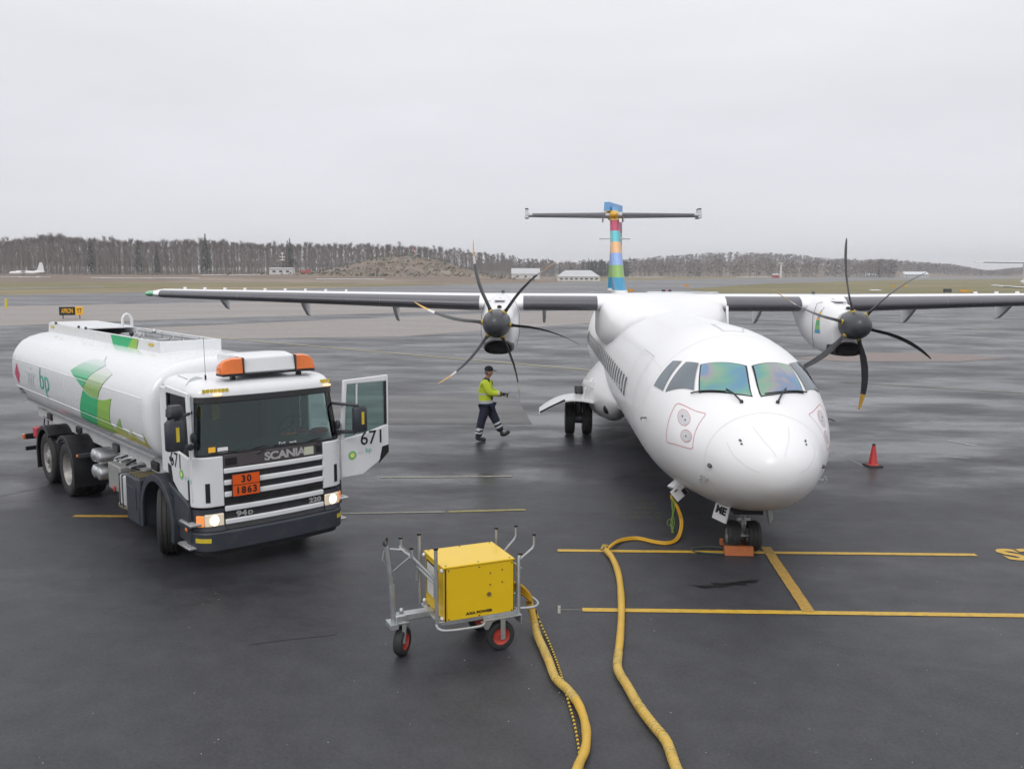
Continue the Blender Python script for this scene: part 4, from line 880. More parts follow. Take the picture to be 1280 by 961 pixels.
# antennas
for y, h_ in ():
    mb = MB(); z = 3.24; mb.loft([[(-.02, y, z), (.02, y, z), (.02, y + .3, z), (-.02, y + .3, z)], [(-.008, y + .15, z + h_), (.008, y + .15, z + h_), (.008, y + .3, z + h_), (-.008, y + .3, z + h_)]]); obj('antenna', mb, ACW, AC)
# ================================================================= fuel truck (x forward, y to its left, z up)
TK = thing('fuel_tanker', 'white three axle fuel tanker with green leaf graphics, driver door open and headlights lit', 'tanker', (-4.272, 13.445, 0), -.856)
TW = WHITE_TRUCK
TANKW = mat('tank_white', (.76, .775, .79), .26, coat=.5, var=.015, vscale=.7, dirt=.05, grime=(.55, .53, .5))
GLS = bpy.data.materials.new('windscreen_glass'); GLS.use_nodes = True
_n = GLS.node_tree; _n.nodes.clear(); _o = _n.nodes.new('ShaderNodeOutputMaterial'); _t = _n.nodes.new('ShaderNodeBsdfTransparent'); _t.inputs[0].default_value = (.66, .80, .78, 1); _g = _n.nodes.new('ShaderNodeBsdfGlossy'); _g.inputs['Roughness'].default_value = .03; _f = _n.nodes.new('ShaderNodeFresnel'); _f.inputs[0].default_value = 1.55; _m = _n.nodes.new('ShaderNodeMixShader')
_n.links.new(_f.outputs[0], _m.inputs[0]); _n.links.new(_t.outputs[0], _m.inputs[1]); _n.links.new(_g.outputs[0], _m.inputs[2]); _n.links.new(_m.outputs[0], _o.inputs[0])
GRILLE = mat('grille_black', (.018, .018, .022), .45, var=.2, dirt=.15)
PURP = mat('panel_dark_grey', (.075, .066, .072), .42, var=.1, dirt=.2)
SILV = mat('letter_silver', (.62, .62, .63), .3, metal=.6, var=.05)
AMB = mat('amber_lens', (.80, .17, .01), .15, coat=.5, var=.2, vscale=20)
REFL = mat('yellow_reflector', (.62, .48, .04), .3, var=.25, vscale=25)
BUMP = mat('bumper_blue_grey', (.030, .036, .048), .5, var=.12, dirt=.25, bump=.05)
INTER = mat('cab_interior', (.07, .085, .085), .8, var=.2)
def CF(s, z, off=0.):
    a = abs(s); sg = 1 if s >= 0 else -1
    t = max(0, z - 1.62) / .85; xf = 1.33 - .13 * t; k = 1 - .07 * min(t, 1.2); r_ = .25
    if z < .62: xf += .05; r_ = .3
    st = 1.2 - r_; arc = r_ * math.pi / 2
    if a <= st: x, y, n_ = xf + .05 * (1 - (a / st) ** 2), a, Vector((1, .1 * a, 0))
    elif a <= st + arc: th = (a - st) / r_; x, y, n_ = xf - r_ + r_ * math.cos(th), st + r_ * math.sin(th), Vector((math.cos(th), math.sin(th), 0))
    else: x, y, n_ = xf - r_ - (a - st - arc), 1.2, Vector((0, 1, 0))
    n_.normalize(); n_.y *= sg
    return Vector((x, y * sg * k, z)) + n_ * off
def slab(mb, s0, s1, z0, z1, off, thk=.03, ns=None, nz=None, m=0, zf=None, zf2=None):
    ns = ns or max(1, int(abs(s1 - s0) / .06)); nz = nz or max(1, int(abs(z1 - z0) / .1))
    def zz(i, j):
        s_ = lerp(s0, s1, i / ns); a = zf(s_) if zf else z0; b = zf2(s_) if zf2 else z1; return s_, lerp(a, b, j / nz)
    A = [CF(*zz(i, j), off) for j in range(nz + 1) for i in range(ns + 1)]; B = [CF(*zz(i, j), off - thk) for j in range(nz + 1) for i in range(ns + 1)]
    W_ = ns + 1; N = len(A); f = []
    for j in range(nz):
        for i in range(ns):
            q = (j * W_ + i, j * W_ + i + 1, (j + 1) * W_ + i + 1, (j + 1) * W_ + i); f.append(q); f.append(tuple(N + k for k in q[::-1]))
    for i in range(ns): f.append((i, N + i, N + i + 1, i + 1)); k = nz * W_; f.append((k + i, k + i + 1, N + k + i + 1, N + k + i))
    for j in range(nz): f.append((j * W_, (j + 1) * W_, N + (j + 1) * W_, N + j * W_)); k = ns; f.append((j * W_ + k, N + j * W_ + k, N + (j + 1) * W_ + k, (j + 1) * W_ + k))
    mb.add(A + B, f, m); return mb
CAB = thing('cab', None, None); CAB.parent = TK; CAB.scale = (1, .95, 1)
# lower cab shell (dark core) and white corner panels
mb = MB(); mb.box((.86, 0, .98), (.82, 2.14, .62)); obj('cab_core', mb, GRILLE, CAB)
for s_ in (-1, 1):
    mb = MB(); slab(mb, .802 * s_, 1.30 * s_, .93, 1.63, .02, .05, zf2=lambda s: 1.63 - max(0, .98 - abs(s)) * .9 * 0 ); o = obj('corner_panel', mb, TW, CAB, bevel=.015, ang=50)
    mb = MB(); slab(mb, 1.0 * s_, 1.06 * s_, 1.0, 1.27, .026, .02); obj('air_slot', mb, BLACK, o, bevel=.004, ang=50)
    mb = MB(); slab(mb, 1.30 * s_, 1.335 * s_, .93, 1.30, .021, .04); obj('trim_strip', mb, DPLAST, o, ang=50)
    # head lamp: dark surround, lit lens, amber corner
    mb = MB(); slab(mb, .81 * s_, 1.33 * s_, .60, .90, .004, .06); su = obj('lamp_surround', mb, BUMP, CAB, ang=50)
    mb = MB(); slab(mb, .82 * s_, 1.085 * s_, .665, .835, .03, .04, nz=3); hl = obj('headlight', mb, mat('headlight_lens', (.50, .48, .44), .12, coat=1, emit=(1, .78, .48), estr=.34, var=.3, vscale=14) if s_ < 0 else bpy.data.materials['headlight_lens'], CAB, bevel=.012, ang=60)
    mb = MB(); c = CF(.95 * s_, .75, .034); n_ = Vector((1, 0, 0)); mb.lathe([(0, .004), (.05, .003), (.075, -.002)], c, n_, 20); obj('bulb', mb, mat('lamp_glow', (1, .9, .7), .3, emit=(1, .84, .55), estr=2.2) if 'lamp_glow' not in bpy.data.materials else bpy.data.materials['lamp_glow'], hl)
    mb = MB(); slab(mb, 1.09 * s_, 1.20 * s_, .665, .82, .028, .04, nz=3); obj('indicator', mb, mat('amber_lit', (.75, .25, .08), .15, coat=.8, emit=(1, .33, .06), estr=.5) if 'amber_lit' not in bpy.data.materials else bpy.data.materials['amber_lit'], CAB, bevel=.01, ang=60)
    # steps beside the bumper
    for z, x0 in ((.70, .80), (.36, .72)):
        mb = MB(); mb.box((x0 + .28, 1.19 * s_, z), (.42, .20, .035)); stp = obj('step', mb, ALU, CAB, bevel=.008)
        for k in range(5): 
            m2 = MB(); m2.box((x0 + .12 + .08 * k, 1.19 * s_, z + .021), (.02, .16, .008)); 
            if k == 0: mm = m2
            else: mm.add(m2.v, m2.f)
        obj('tread_bars', mm, PGREY, stp)
    mb = MB(); mb.box((.93, 1.17 * s_, .55), (.42, .12, .27)); obj('step_housing', mb, BUMP, CAB, bevel=.02)
    mb = MB(); mb.sphere((1.03, 1.245 * s_, .60), (.045, .02, .035), 10); obj('side_marker', mb, AMB, CAB)
    mb = MB(); slab(mb, 1.02 * s_, 1.24 * s_, .445, .505, .022, .01); obj('reflector', mb, REFL, CAB, ang=60)
# bumper
mb = MB(); slab(mb, -1.52, 1.52, .30, .59, .015, .12, nz=4); BU = obj('bumper', mb, BUMP, CAB, bevel=.03, ang=50)
mb = MB(); slab(mb, -1.4, 1.4, .24, .30, -.06, .05); obj('air_dam', mb, BLACK, BU, ang=50)
# grille: black field and five white bars
mb = MB(); slab(mb, -.80, .80, .60, 1.46, -.01, .05); GR = obj('grille', mb, GRILLE, CAB, ang=50)
for k, zc in enumerate((1.415, 1.25, 1.085, .885, .70)):
    lo = -.855; mb = MB()
    slab(mb, -.795, .795, zc - .036, zc + .036, .028, .05, nz=1); obj('grille_bar', mb, TW, GR, bevel=.012, ang=50)
mb = MB(); slab(mb, -.80, .80, .972, .99, .01, .02, nz=1); obj('bonnet_gap', mb, BLACK, GR, ang=50)
# dark panel below the windscreen with lettering
mb = MB(); slab(mb, -.80, .80, 1.463, 1.64, .018, .05); DPn = obj('front_panel', mb, PURP, CAB, bevel=.01, ang=50)
for s_ in (-1, 1):
    mb = MB(); slab(mb, (.68 if s_ > 0 else .60) * s_, .775 * s_, 1.49, 1.60, .024, .012, nz=2); obj('handle_recess', mb, BLACK, DPn, bevel=.006, ang=50)
text('lettering', 'SCANIA', .155, None, SILV, DPn, .0065, 1.30, fn=lambda x, y: CF(x + .15, 1.545 + y, .024), space=.92)
mb = MB(); slab(mb, .47, .63, 1.485, 1.60, .026, .01); obj('permit_sticker', mb, mat('sticker_pale', (.55, .58, .45), .6, var=.15, vscale=30), DPn, ang=50)
text('model_number', '94', .105, None, SILV, GR, .005, 1.5, fn=lambda x, y: CF(x - .56, .79 + y, .018)); text('model_number', 'D', .075, None, SILV, GR, .004, 1.4, fn=lambda x, y: CF(x - .425, .785 + y, .018)); text('power_number', '220', .095, None, SILV, GR, .005, 1.5, fn=lambda x, y: CF(x + .64, .79 + y, .018))
# hazard plate
mb = MB(); slab(mb, -.70, -.28, 1.045, 1.365, .055, .02); HPl = obj('hazard_plate', mb, BLACK, CAB, bevel=.004, ang=50)
ORP = mat('plate_orange', (.75, .10, .008), .45, var=.06)
for a, b, tx_ in ((1.212, 1.355, '30'), (1.055, 1.200, '1863')):
    mb = MB(); slab(mb, -.69, -.29, a, b, .060, .006); f = obj('plate_field', mb, ORP, HPl, ang=50)
    text('plate_digits', tx_, .135, None, BLACK, f, .004, 1.0, fn=lambda x, y, q=(a + b) / 2: CF(x - .49, q + y, .064), space=1.25)
# wind screen, frame, pillars
VIS = BLACK
mb = MB(); slab(mb, -1.17, 1.17, 1.655, 2.42, .0, .008, nz=6); WS_ = obj('windscreen', mb, GLS, CAB, ang=60)
mb = MB(); slab(mb, -1.19, 1.19, 2.345, 2.435, .03, .05, nz=1); obj('sun_visor', mb, BLACK, CAB, bevel=.01, ang=50)
mb = MB(); slab(mb, -1.19, 1.19, 1.635, 1.668, .006, .03, nz=1); [slab(mb, 1.15 * s_, 1.20 * s_, 1.66, 2.40, .006, .03) for s_ in (-1, 1)]; obj('windscreen_seal', mb, BLACK, CAB, ang=50)
text('screen_sticker', 'Tank', .055, None, mat('sticker_white', (.75, .75, .75), .5), WS_, .001, 1.1, fn=lambda x, y: CF(x + .12 + .2 * y, 1.70 + y, .004)); text('screen_sticker', 'trans 08', .035, None, bpy.data.materials['sticker_white'], WS_, .001, 1, fn=lambda x, y: CF(x + .30, 1.70 + y, .004))
mb = MB(); slab(mb, -1.0, -.90, 1.69, 1.76, .004, .003); obj('screen_permit', mb, SYEL, WS_, ang=60)
mb = MB(); slab(mb, -.87, -.72, 1.675, 1.745, .004, .003); obj('screen_label', mb, bpy.data.materials['sticker_white'], WS_, ang=60)
for y0, y1 in ((-.95, -.15), (.0, .78)):
    mb = MB(); mb.tube([CF(lerp(y0, y1, k / 8), 1.675 + .02 * math.sin(k), .03) for k in range(9)], .009, 5); mb.tube([CF(y1, 1.66, .03), CF(y1 - .15, 1.60, .02)], .01, 5); obj('wiper', mb, BLACK, CAB)
for s_ in (-1, 1):
    mb = MB(); slab(mb, 1.205 * s_, (1.345 if s_ > 0 else 1.29) * s_, 1.60, 2.50, .002, .06); obj('pillar', mb, TW, CAB, bevel=.01, ang=50)
# roof
mb = MB(); rg = []
for z, ins in ((2.43, 0), (2.48, .0), (2.53, .02), (2.575, .06), (2.61, .13), (2.635, .28), (2.65, .55)):
    ring = []
    for k in range(41):
        s_ = -1.5 + 3 * k / 40; p = CF(s_, min(z, 2.47), .012); p.z = z; p.x = p.x - ins * .9 if p.x > .9 else p.x; p.x = lerp(p.x, .5, min(ins * .6, 1)); p.y *= 1 - ins * .55; ring.append(p)
    yb = ring[0].y; ring = [Vector((.06, yb, z))] + ring + [Vector((.06, -yb, z))]; rg.append(ring)
mb.loft(rg); RF = obj('roof', mb, TW, CAB, ang=50)
for s_ in (-1, 1):
    mb = MB(); mb.tube([(.15, .93 * s_, 2.635), (.6, .97 * s_, 2.628), (.95, 1.0 * s_, 2.585)], .008, 4); obj('gutter', mb, DPLAST, RF)
    mb = MB(); mb.box((.20, 1.165 * s_, 1.88), (.28, .05, 1.24)); obj('rear_side_panel', mb, TW, CAB, bevel=.012)
mb = MB(); mb.box((.07, 0, 1.87), (.05, 2.24, 1.3)); obj('cab_back_wall', mb, INTER, CAB)
mb = MB(); mb.box((.60, 0, 1.30), (1.05, 2.16, .05)); obj('cab_floor', mb, INTER, CAB)
mb = MB(); mb.loft([[(1.28, y, 1.30), (1.26, y, 1.68), (1.0, y, 1.74), (.92, y, 1.58), (.95, y, 1.30)] for y in (-1.10, 1.10)]); obj('dashboard', mb, INTER, CAB, bevel=.02)
for y in (-.55, .6):
    mb = MB(); mb.box((.45, y, 1.50), (.5, .5, .16)); mb.box((.22, y, 1.88), (.14, .48, .66)); mb.box((.20, y, 2.26), (.11, .26, .16)); obj('seat', mb, mat('seat_cloth', (.07, .08, .09), .9) if 'seat_cloth' not in bpy.data.materials else bpy.data.materials['seat_cloth'], CAB, bevel=.04)
mb = MB(); c = Vector((.86, .55, 1.84)); M = Matrix.Translation(c) @ Matrix.Rotation(R(-55), 4, 'Y')
mb.tube([M @ Vector((.21 * math.cos(2 * math.pi * k / 28), .21 * math.sin(2 * math.pi * k / 28), 0)) for k in range(29)], .016, 6, caps=False)
for a in (0, 120, 240): mb.tube([M @ Vector((0, 0, 0)), M @ Vector((.2 * math.cos(R(a)), .2 * math.sin(R(a)), 0))], .014, 5)
mb.tube([M @ Vector((0, 0, 0)), M @ Vector((0, 0, -.3))], .03, 6); obj('steering_wheel', mb, BLACK, CAB)
mb = MB(); mb.sphere((1.12, .88, 1.76), (.08, .18, .06), 10); mb.sphere((1.08, .60, 1.79), (.05, .10, .03), 8); obj('red_cloth', mb, mat('red_cloth', (.35, .02, .03), .9, bump=.5), CAB)
mb = MB(); mb.box((1.05, .42, 1.77), (.1, .16, .03)); obj('orange_box', mb, AMB, CAB)
mb = MB(); mb.box((.35, -.45, 2.15), (.05, .12, .34)); mb.box((.35, -.70, 2.18), (.05, .06, .3)); obj('hanging_vest', mb, mat('vest_orange', (.55, .28, .03), .8), CAB)
# doors
def door(parent, M, opened):
    D = thing('door', None, None); D.parent = parent
    if opened: D['label'] = 'white cab door swung wide open with black number 671'
    T = .05
    def pr(poly, m=TW, name=None, par=D, y0=0, th=T, **k):
        mb = MB(); mb.prism([M @ Vector((u, -y0, z)) for u, z in poly], (M.to_3x3() @ Vector((0, th, 0)))); return obj(name, mb, m, par, **k)
    # u = away from the hinge, outer face at local y = 0, thickness to +y
    pr([(0, 1.00), (.36, 1.0), (.80, 1.27), (.82, 1.29), (.82, 1.745), (.40, 1.645), (.06, 1.60), (0, 1.60)], TW, 'door_panel', bevel=.012)
    pr([(.0, 1.602), (.058, 1.602), (.115, 2.44), (.79, 2.44), (.79, 1.742), (.82, 1.748), (.82, 2.53), (.06, 2.50)], TW, 'window_frame', bevel=.008)
    pr([(.06, 1.61), (.40, 1.655), (.785, 1.748), (.785, 2.435), (.118, 2.435)], GLS, 'door_glass', y0=-.02, th=.006, smooth=False)
    pr([(.745, 1.75), (.785, 1.755), (.785, 2.435), (.745, 2.43)], BLACK, 'window_seal', y0=.001, th=.012)
    if opened: pr([(.25, 1.64), (.27, 1.645), (.29, 2.43), (.27, 2.43)], TW, 'quarter_bar', y0=.0, th=.02)
    pr([(.64, 1.14), (.80, 1.285), (.815, 1.30), (.815, 1.42), (.70, 1.40)], BLACK, 'corner_trim', y0=.004, th=.02)
    p = pr([(.62, 1.47), (.74, 1.47), (.74, 1.53), (.62, 1.53)], BLACK, 'door_handle', y0=.012, th=.02, bevel=.005) if not opened else None
    def onto(u0, z0, flip): return lambda x, y: M @ Vector((u0 + (x if not flip else -x), -.004, z0 + y))
    fl = not opened
    text('door_number', '671', .30, None, BLACK, D, .002, .95, fn=onto(.53 if opened else .52, 1.56 if opened else 1.50, fl))
    lg = MB(); lg.v = [M @ Vector((.19 if opened else .40, -.004, 1.32))]; n_ = 20; LX, LZ = (.18, 1.33) if opened else (.34, 1.34)
    lg = MB(); v_ = [M @ Vector((LX, -.006, LZ))] + [M @ Vector((LX + (.072 if k % 2 else .062) * math.cos(2 * math.pi * k / 36), -.006, LZ + (.072 if k % 2 else .062) * math.sin(2 * math.pi * k / 36))) for k in range(36)] + [M @ Vector((LX + .036 * math.cos(2 * math.pi * k / 36), -.007, LZ + .036 * math.sin(2 * math.pi * k / 36))) for k in range(36)]
    lg.add(v_, [(37 + k, 37 + (k + 1) % 36, 1 + (k + 1) % 36, 1 + k) for k in range(36)], 0); lg.add([v_[0]] + v_[37:], [(0, 1 + k, 1 + (k + 1) % 36) for k in range(36)], 1)
    obj('flower_emblem', lg, [mat('emblem_green', (.16, .48, .16), .5) if 'emblem_green' not in bpy.data.materials else bpy.data.materials['emblem_green'], mat('emblem_yellow', (.75, .75, .22), .5) if 'emblem_yellow' not in bpy.data.materials else bpy.data.materials['emblem_yellow']], D, smooth=False)
    text('small_lettering', 'bp', .11, None, mat('letter_green', (.05, .42, .32), .5) if 'letter_green' not in bpy.data.materials else bpy.data.materials['letter_green'], D, 0, 1, fn=onto(.46 if opened else .06, 1.375 if opened else 1.30, fl)); text('small_lettering', 'air', .10, None, mat('letter_pale', (.60, .63, .63), .5) if 'letter_pale' not in bpy.data.materials else bpy.data.materials['letter_pale'], D, 0, 1, fn=onto(.33 if opened else .19, 1.36 if opened else 1.32, fl))
    return D
# closed door on the right-hand side: u runs backwards along -x, outer face towards -y
Mr = Matrix(((-1.06, 0, 0, 1.20), (0, 1, 0, -1.205), (0, 0, 1, 0), (0, 0, 0, 1)))
door(CAB, Mr, False)
# open door on the left: u runs outwards along +y, outer face towards +x
Ml = Matrix(((0, -1, 0, 1.20), (1.10, 0, 0, 1.23), (0, 0, 1, 0), (0, 0, 0, 1)))
door(CAB, Ml, True)
# mirrors
def mirror(s_, x0, y, z0, z1, w_, top=False):
    MR = thing('mirror', None, None); MR.parent = CAB
    mb = MB(); mb.loft([[(x0 + .07 * math.cos(a) * q, y + w_ / 2 * q * math.copysign(abs(math.sin(a)) ** .5, math.sin(a)), z) for a in [2 * math.pi * k / 20 for k in range(20)]] for z, q in ((z0, .85), (z0 + .02, 1), (z1 - .03, 1), (z1, .8))]); hs = obj('mirror_housing', mb, BUMP, MR, ang=50)
    mb = MB(); mb.box((x0 + .072, y + .015, (z0 + z1) / 2 + .02), (.01, .045, .19)); obj('reflector_strip', mb, REFL, hs)
    if top:
        mb = MB(); mb.loft([[(x0 + .08 * math.cos(a) * q, y - .01 * s_ + .12 * q * math.copysign(abs(math.sin(a)) ** .6, math.sin(a)), z) for a in [2 * math.pi * k / 20 for k in range(20)]] for z, q in ((z1 + .035, .7), (z1 + .06, 1), (z1 + .15, .95), (z1 + .20, .7))]); obj('wide_mirror', mb, BUMP, MR, ang=50)
    mb = MB(); mb.tube([(1.10, 1.13 * s_, (z1 + .03) if top else z1 + .04), (x0, y - .02 * s_, z1 + .015)], .022, 8); mb.tube([(1.13, 1.18 * s_, z0 - .02), (x0 + .02, y - .08 * s_, z0 - .0)], .03, 8); mb.sphere((1.16, 1.19 * s_, z0 - .03), (.07, .05, .05), 10); mb.sphere((1.22, 1.16 * s_, z0 + .10), (.055, .045, .075), 10); obj('mirror_arm', mb, BUMP, MR)
mirror(-1, 1.42, -1.50, 1.80, 2.20, .27, True); mirror(1, 1.45, 1.42, 1.74, 2.12, .25)
# light bar and cover on the roof
LB = thing('beacon_bar', None, None); LB.parent = TK
mb = MB(); mb.box((1.00, .09, 2.695), (.24, 1.42, .03)); [mb.box((.98, y, 2.66), (.10, .05, .08)) for y in (-.42, .60)]; obj('bar', mb, BLACK, LB, bevel=.008)
mb = MB(); mb.loft([[(x, -.31 if k else -.31, 0) for k in (0,)] for x in ()] or [[(1.12, y, 2.71), (1.07, y, 2.93), (.80, y, 2.965), (.20, y, 2.93), (.15, y, 2.66), (.9, y, 2.68)] for y in (-.315, .50)]); obj('white_cover', mb, TW, LB, bevel=.025)
for s_, y in ((-1, -.47), (1, .65)):
    mb = MB(); yi = y + .155 * -s_; yo = y + .155 * s_
    mb.loft([[(1.115, lerp(yi, yo, t), 2.715), (1.10 - .03 * t, lerp(yi, yo, t), 2.715 + .205 * q), (1.02, lerp(yi, yo, t), 2.715 + .225 * q), (.92, lerp(yi, yo, t), 2.715 + .19 * q), (.88, lerp(yi, yo, t), 2.715)] for t, q in ((0, 1), (.5, .98), (.8, .85), (.97, .6), (1, .35))]); obj('beacon', mb, AMB, LB, bevel=.01, ang=50)
    mb = MB(); mb.box((1.0, yi - .005 * s_, 2.82), (.26, .02, .23)); obj('beacon_bracket', mb, BLACK, LB, bevel=.01)
for (y0, y1, x, z) in ((-1.0, -.62, 1.235, 2.515), (.88, 1.04, 1.20, 2.52)):
    mb = MB(); n_ = 7 if y0 < 0 else 3
    for k in range(n_): mb.box((x - .0 - .12 * (lerp(abs(y0), abs(y1), k / n_) - .6 if abs(y0) > .9 else 0), lerp(y0, y1, (k + .5) / n_), z), (.02, .04, .05))
    obj('roof_reflector', mb, REFL, RF)
for y in (-.80, .98):
    mb = MB(); mb.sphere((1.262 - .1 * (abs(y) - .7), y, 2.462), (.02, .07, .022), 10); obj('roof_marker_lamp', mb, bpy.data.materials['lamp_glow'] if False else mat('marker_lit', (.9, .6, .4), .3, emit=(1, .6, .3), estr=1.2) if 'marker_lit' not in bpy.data.materials else bpy.data.materials['marker_lit'], RF)
mb = MB(); mb.tube([(.86, -.80, 2.63), (.86, -.80, 2.70)], .015, 6); mb.tube([(.86, -.80, 2.70), (.84, -.80, 3.22)], .0035, 4); obj('aerial', mb, BLACK, RF); mb = MB(); mb.tube([(.5, .9, 2.63), (.5, .9, 2.82)], .005, 4); mb.sphere((1.0, .82, 2.60), (.03, .03, .02), 8); obj('aerial', mb, BLACK, RF)
# ---- tank
SYs = [0, .35, .7, .9, 1.05, 1.14, 1.2, 1.25, 1.27, 1.275, 1.27, 1.25, 1.20, 1.13, 1.05, .9, .68, .31, 0]
SZs = [1.22, 1.225, 1.25, 1.31, 1.40, 1.49, 1.6, 1.75, 1.9, 2.05, 2.2, 2.33, 2.45, 2.55, 2.64, 2.725, 2.79, 2.84, 2.85]
def tank_y(z):                                # half width of the tank side at height z
    for k in range(3, 16):
        if SZs[k] <= z <= SZs[k + 1]: return lerp(SYs[k], SYs[k + 1], (z - SZs[k]) / (SZs[k + 1] - SZs[k]))
    return .7
def tank_ring(x, ins=0.):
    P = [(-a, b) for a, b in zip(SYs, SZs)] + [(a, b) for a, b in list(zip(SYs, SZs))[-2:0:-1]]
    return [Vector((x, y * (1 - ins / 1.27), 2.03 + (z - 2.03) * (1 - ins / .82))) for y, z in P]
mb = MB(); mb.loft([tank_ring(x, i) for x, i in ((-8.85, .60), (-8.78, .32), (-8.68, .13), (-8.58, .04), (-8.48, .008), (-8.40, 0), (-6, 0), (-3, 0), (-.30, 0), (-.20, .006), (-.13, .03), (-.09, .09), (-.04, .35), (-.01, .7))])
TANK = obj('tank', mb, TANKW, TK, ang=50)
for z in (2.28, 1.70):
    mb = MB(); mb.tube([(-8.3, -tank_y(z) - .001, z), (-.35, -tank_y(z) - .001, z)], .008, 5); mb.tube([(-8.3, tank_y(z) + .001, z), (-.35, tank_y(z) + .001, z)], .008, 5); obj('tank_rib', mb, TANKW, TANK)
mb = MB(); mb.box((-4.4, -1.03, 1.365), (8.0, .10, .03)); obj('lower_seam', mb, bpy.data.materials.get('box_white') or mat('seam_grey', (.4, .4, .41), .5, dirt=.4), TANK)
def decal(name, poly, m_, off=.006):
    b = bmesh.new(); f = b.faces.new([b.verts.new((x, z, 0)) for x, z in poly]); bmesh.ops.triangulate(b, faces=b.faces)
    for k in range(3, 17): bmesh.ops.bisect_plane(b, geom=b.verts[:] + b.edges[:] + b.faces[:], plane_co=(0, SZs[k], 0), plane_no=(0, 1, 0))
    b.verts.index_update(); mb = MB(); mb.v = [Vector((v.co.x, -tank_y(v.co.y) - off, v.co.y + (off if v.co.y > 2.5 else 0))) for v in b.verts]; mb.f = [tuple(v.index for v in f.verts) for f in b.faces]; mb.m = [0] * len(mb.f); b.free()
    return obj(name, mb, m_, TANK, smooth=False, fix=False)
def fade_mat(name, c, axis_from, axis_to, c2=(.74, .755, .77)):       # printed colour that fades into the white vinyl
    m_ = mat(name, c, .3, coat=.4, var=.03); n = m_.node_tree; p = n.nodes['Principled BSDF']; L = n.links.new
    t = n.nodes.new('ShaderNodeTexCoord'); sp = n.nodes.new('ShaderNodeSeparateXYZ'); L(t.outputs['Object'], sp.inputs[0])
    r_ = n.nodes.new('ShaderNodeMapRange'); r_.inputs[1].default_value = axis_from; r_.inputs[2].default_value = axis_to; r_.inputs[4].default_value = 1; L(sp.outputs['Z'], r_.inputs[0])
    mx = n.nodes.new('ShaderNodeMix'); mx.data_type = 'RGBA'; mx.inputs[6].default_value = (*c, 1); mx.inputs[7].default_value = (*c2, 1); L(r_.outputs[0], mx.inputs[0]); L(mx.outputs[2], p.inputs['Base Color']); return m_
DG = mat('leaf_green', (.004, .42, .15), .35, coat=.1, var=.04); LG = mat('leaf_light_green', (.27, .50, .06), .35, coat=.1, var=.04)
decal('leaf_graphic', [(-4.07, 2.38), (-3.21, 2.15), (-3.05, 2.30), (-2.85, 2.43), (-2.46, 2.58), (-2.9, 2.70), (-3.26, 2.63), (-3.67, 2.53)], fade_mat('leaf_fade', (.004, .42, .15), 2.36, 2.66))
decal('leaf_graphic', [(-3.20, 2.14), (-3.03, 2.29), (-2.84, 2.42), (-2.44, 2.57), (-1.90, 2.50), (-2.15, 2.32), (-2.32, 2.17), (-2.38, 2.06), (-2.80, 2.06)], fade_mat('leaf_fade_light', (.26, .46, .09), 2.2, 2.56), .008)
decal('leaf_graphic', [(-3.22, 2.12), (-2.82, 2.045), (-2.39, 2.05), (-2.52, 1.80), (-2.86, 1.53), (-3.35, 1.53), (-3.71, 1.57), (-3.58, 1.72), (-3.44, 1.87)], DG)
decal('leaf_graphic', [(-2.38, 2.045), (-2.04, 2.07), (-1.68, 2.14), (-1.82, 1.9), (-1.90, 1.72), (-1.80, 1.53), (-2.84, 1.53), (-2.51, 1.80)], LG)
decal('leaf_graphic', [(-1.80, 1.53), (-1.82, 1.61), (-1.6, 1.71), (-1.34, 1.87), (-1.32, 1.70), (-1.1, 1.64), (-1.0, 1.60), (-1.0, 1.53)], fade_mat('leaf_gold_a', (.60, .50, .03), 1.55, 1.72, (.26, .46, .09)))
decal('leaf_graphic', [(-1.0, 1.53), (-1.0, 1.60), (-.93, 1.75), (-.80, 1.66), (-.6, 1.61), (-.42, 1.60), (-.35, 1.78), (-.30, 1.60), (-.28, 1.53)], fade_mat('leaf_gold_b', (.55, .46, .02), 1.55, 1.75, (.34, .48, .08)))
decal('hazard_diamond', [(-8.0, 2.20), (-7.80, 1.98), (-8.0, 1.76), (-8.20, 1.98)], mat('diamond_red', (.55, .03, .12), .35), .006)
decal('small_notice', [(-8.15, 1.66), (-7.85, 1.66), (-7.85, 1.62), (-8.15, 1.62)], BLACK); decal('small_notice', [(-8.05, 1.60), (-7.75, 1.60), (-7.75, 1.56), (-8.05, 1.56)], BLACK)
def ont(x0, z0): return lambda x, y: (x0 + x, -tank_y(z0 + y) - .007, z0 + y)
def tank_text(name, txt, size, bold, sx, m_, x0, z0):
    t = text_mb(txt, size, bold, sx); b = bmesh.new(); vs = [b.verts.new((v.x + x0, v.y + z0, 0)) for v in t.v]
    for f in t.f:
        try: b.faces.new([vs[i] for i in f])
        except ValueError: pass
    for k in range(3, 17): bmesh.ops.bisect_plane(b, geom=b.verts[:] + b.edges[:] + b.faces[:], plane_co=(0, SZs[k], 0), plane_no=(0, 1, 0))
    b.verts.index_update(); mb = MB(); mb.v = [Vector((v.co.x, -tank_y(v.co.y) - .008, v.co.y)) for v in b.verts]; mb.f = [tuple(v.index for v in f.verts) for f in b.faces]; mb.m = [0] * len(mb.f); b.free()
    return obj(name, mb, m_, TANK, smooth=False, fix=False)
tank_text('tank_lettering', 'bp', .62, -.004, 1.2, bpy.data.materials['letter_green'], -5.80, 2.03)
tank_text('tank_lettering', 'air', .60, -.002, 1.1, mat('letter_faint', (.60, .66, .68), .4), -6.83, 2.02)
for z, wd in ((2.16, .10), (2.10, .14), (2.04, .10), (1.98, .14)):
    decal('safety_pictogram', [(-.47, z), (-.47 + wd, z), (-.47 + wd, z + .012), (-.47, z + .012)], PGREY)
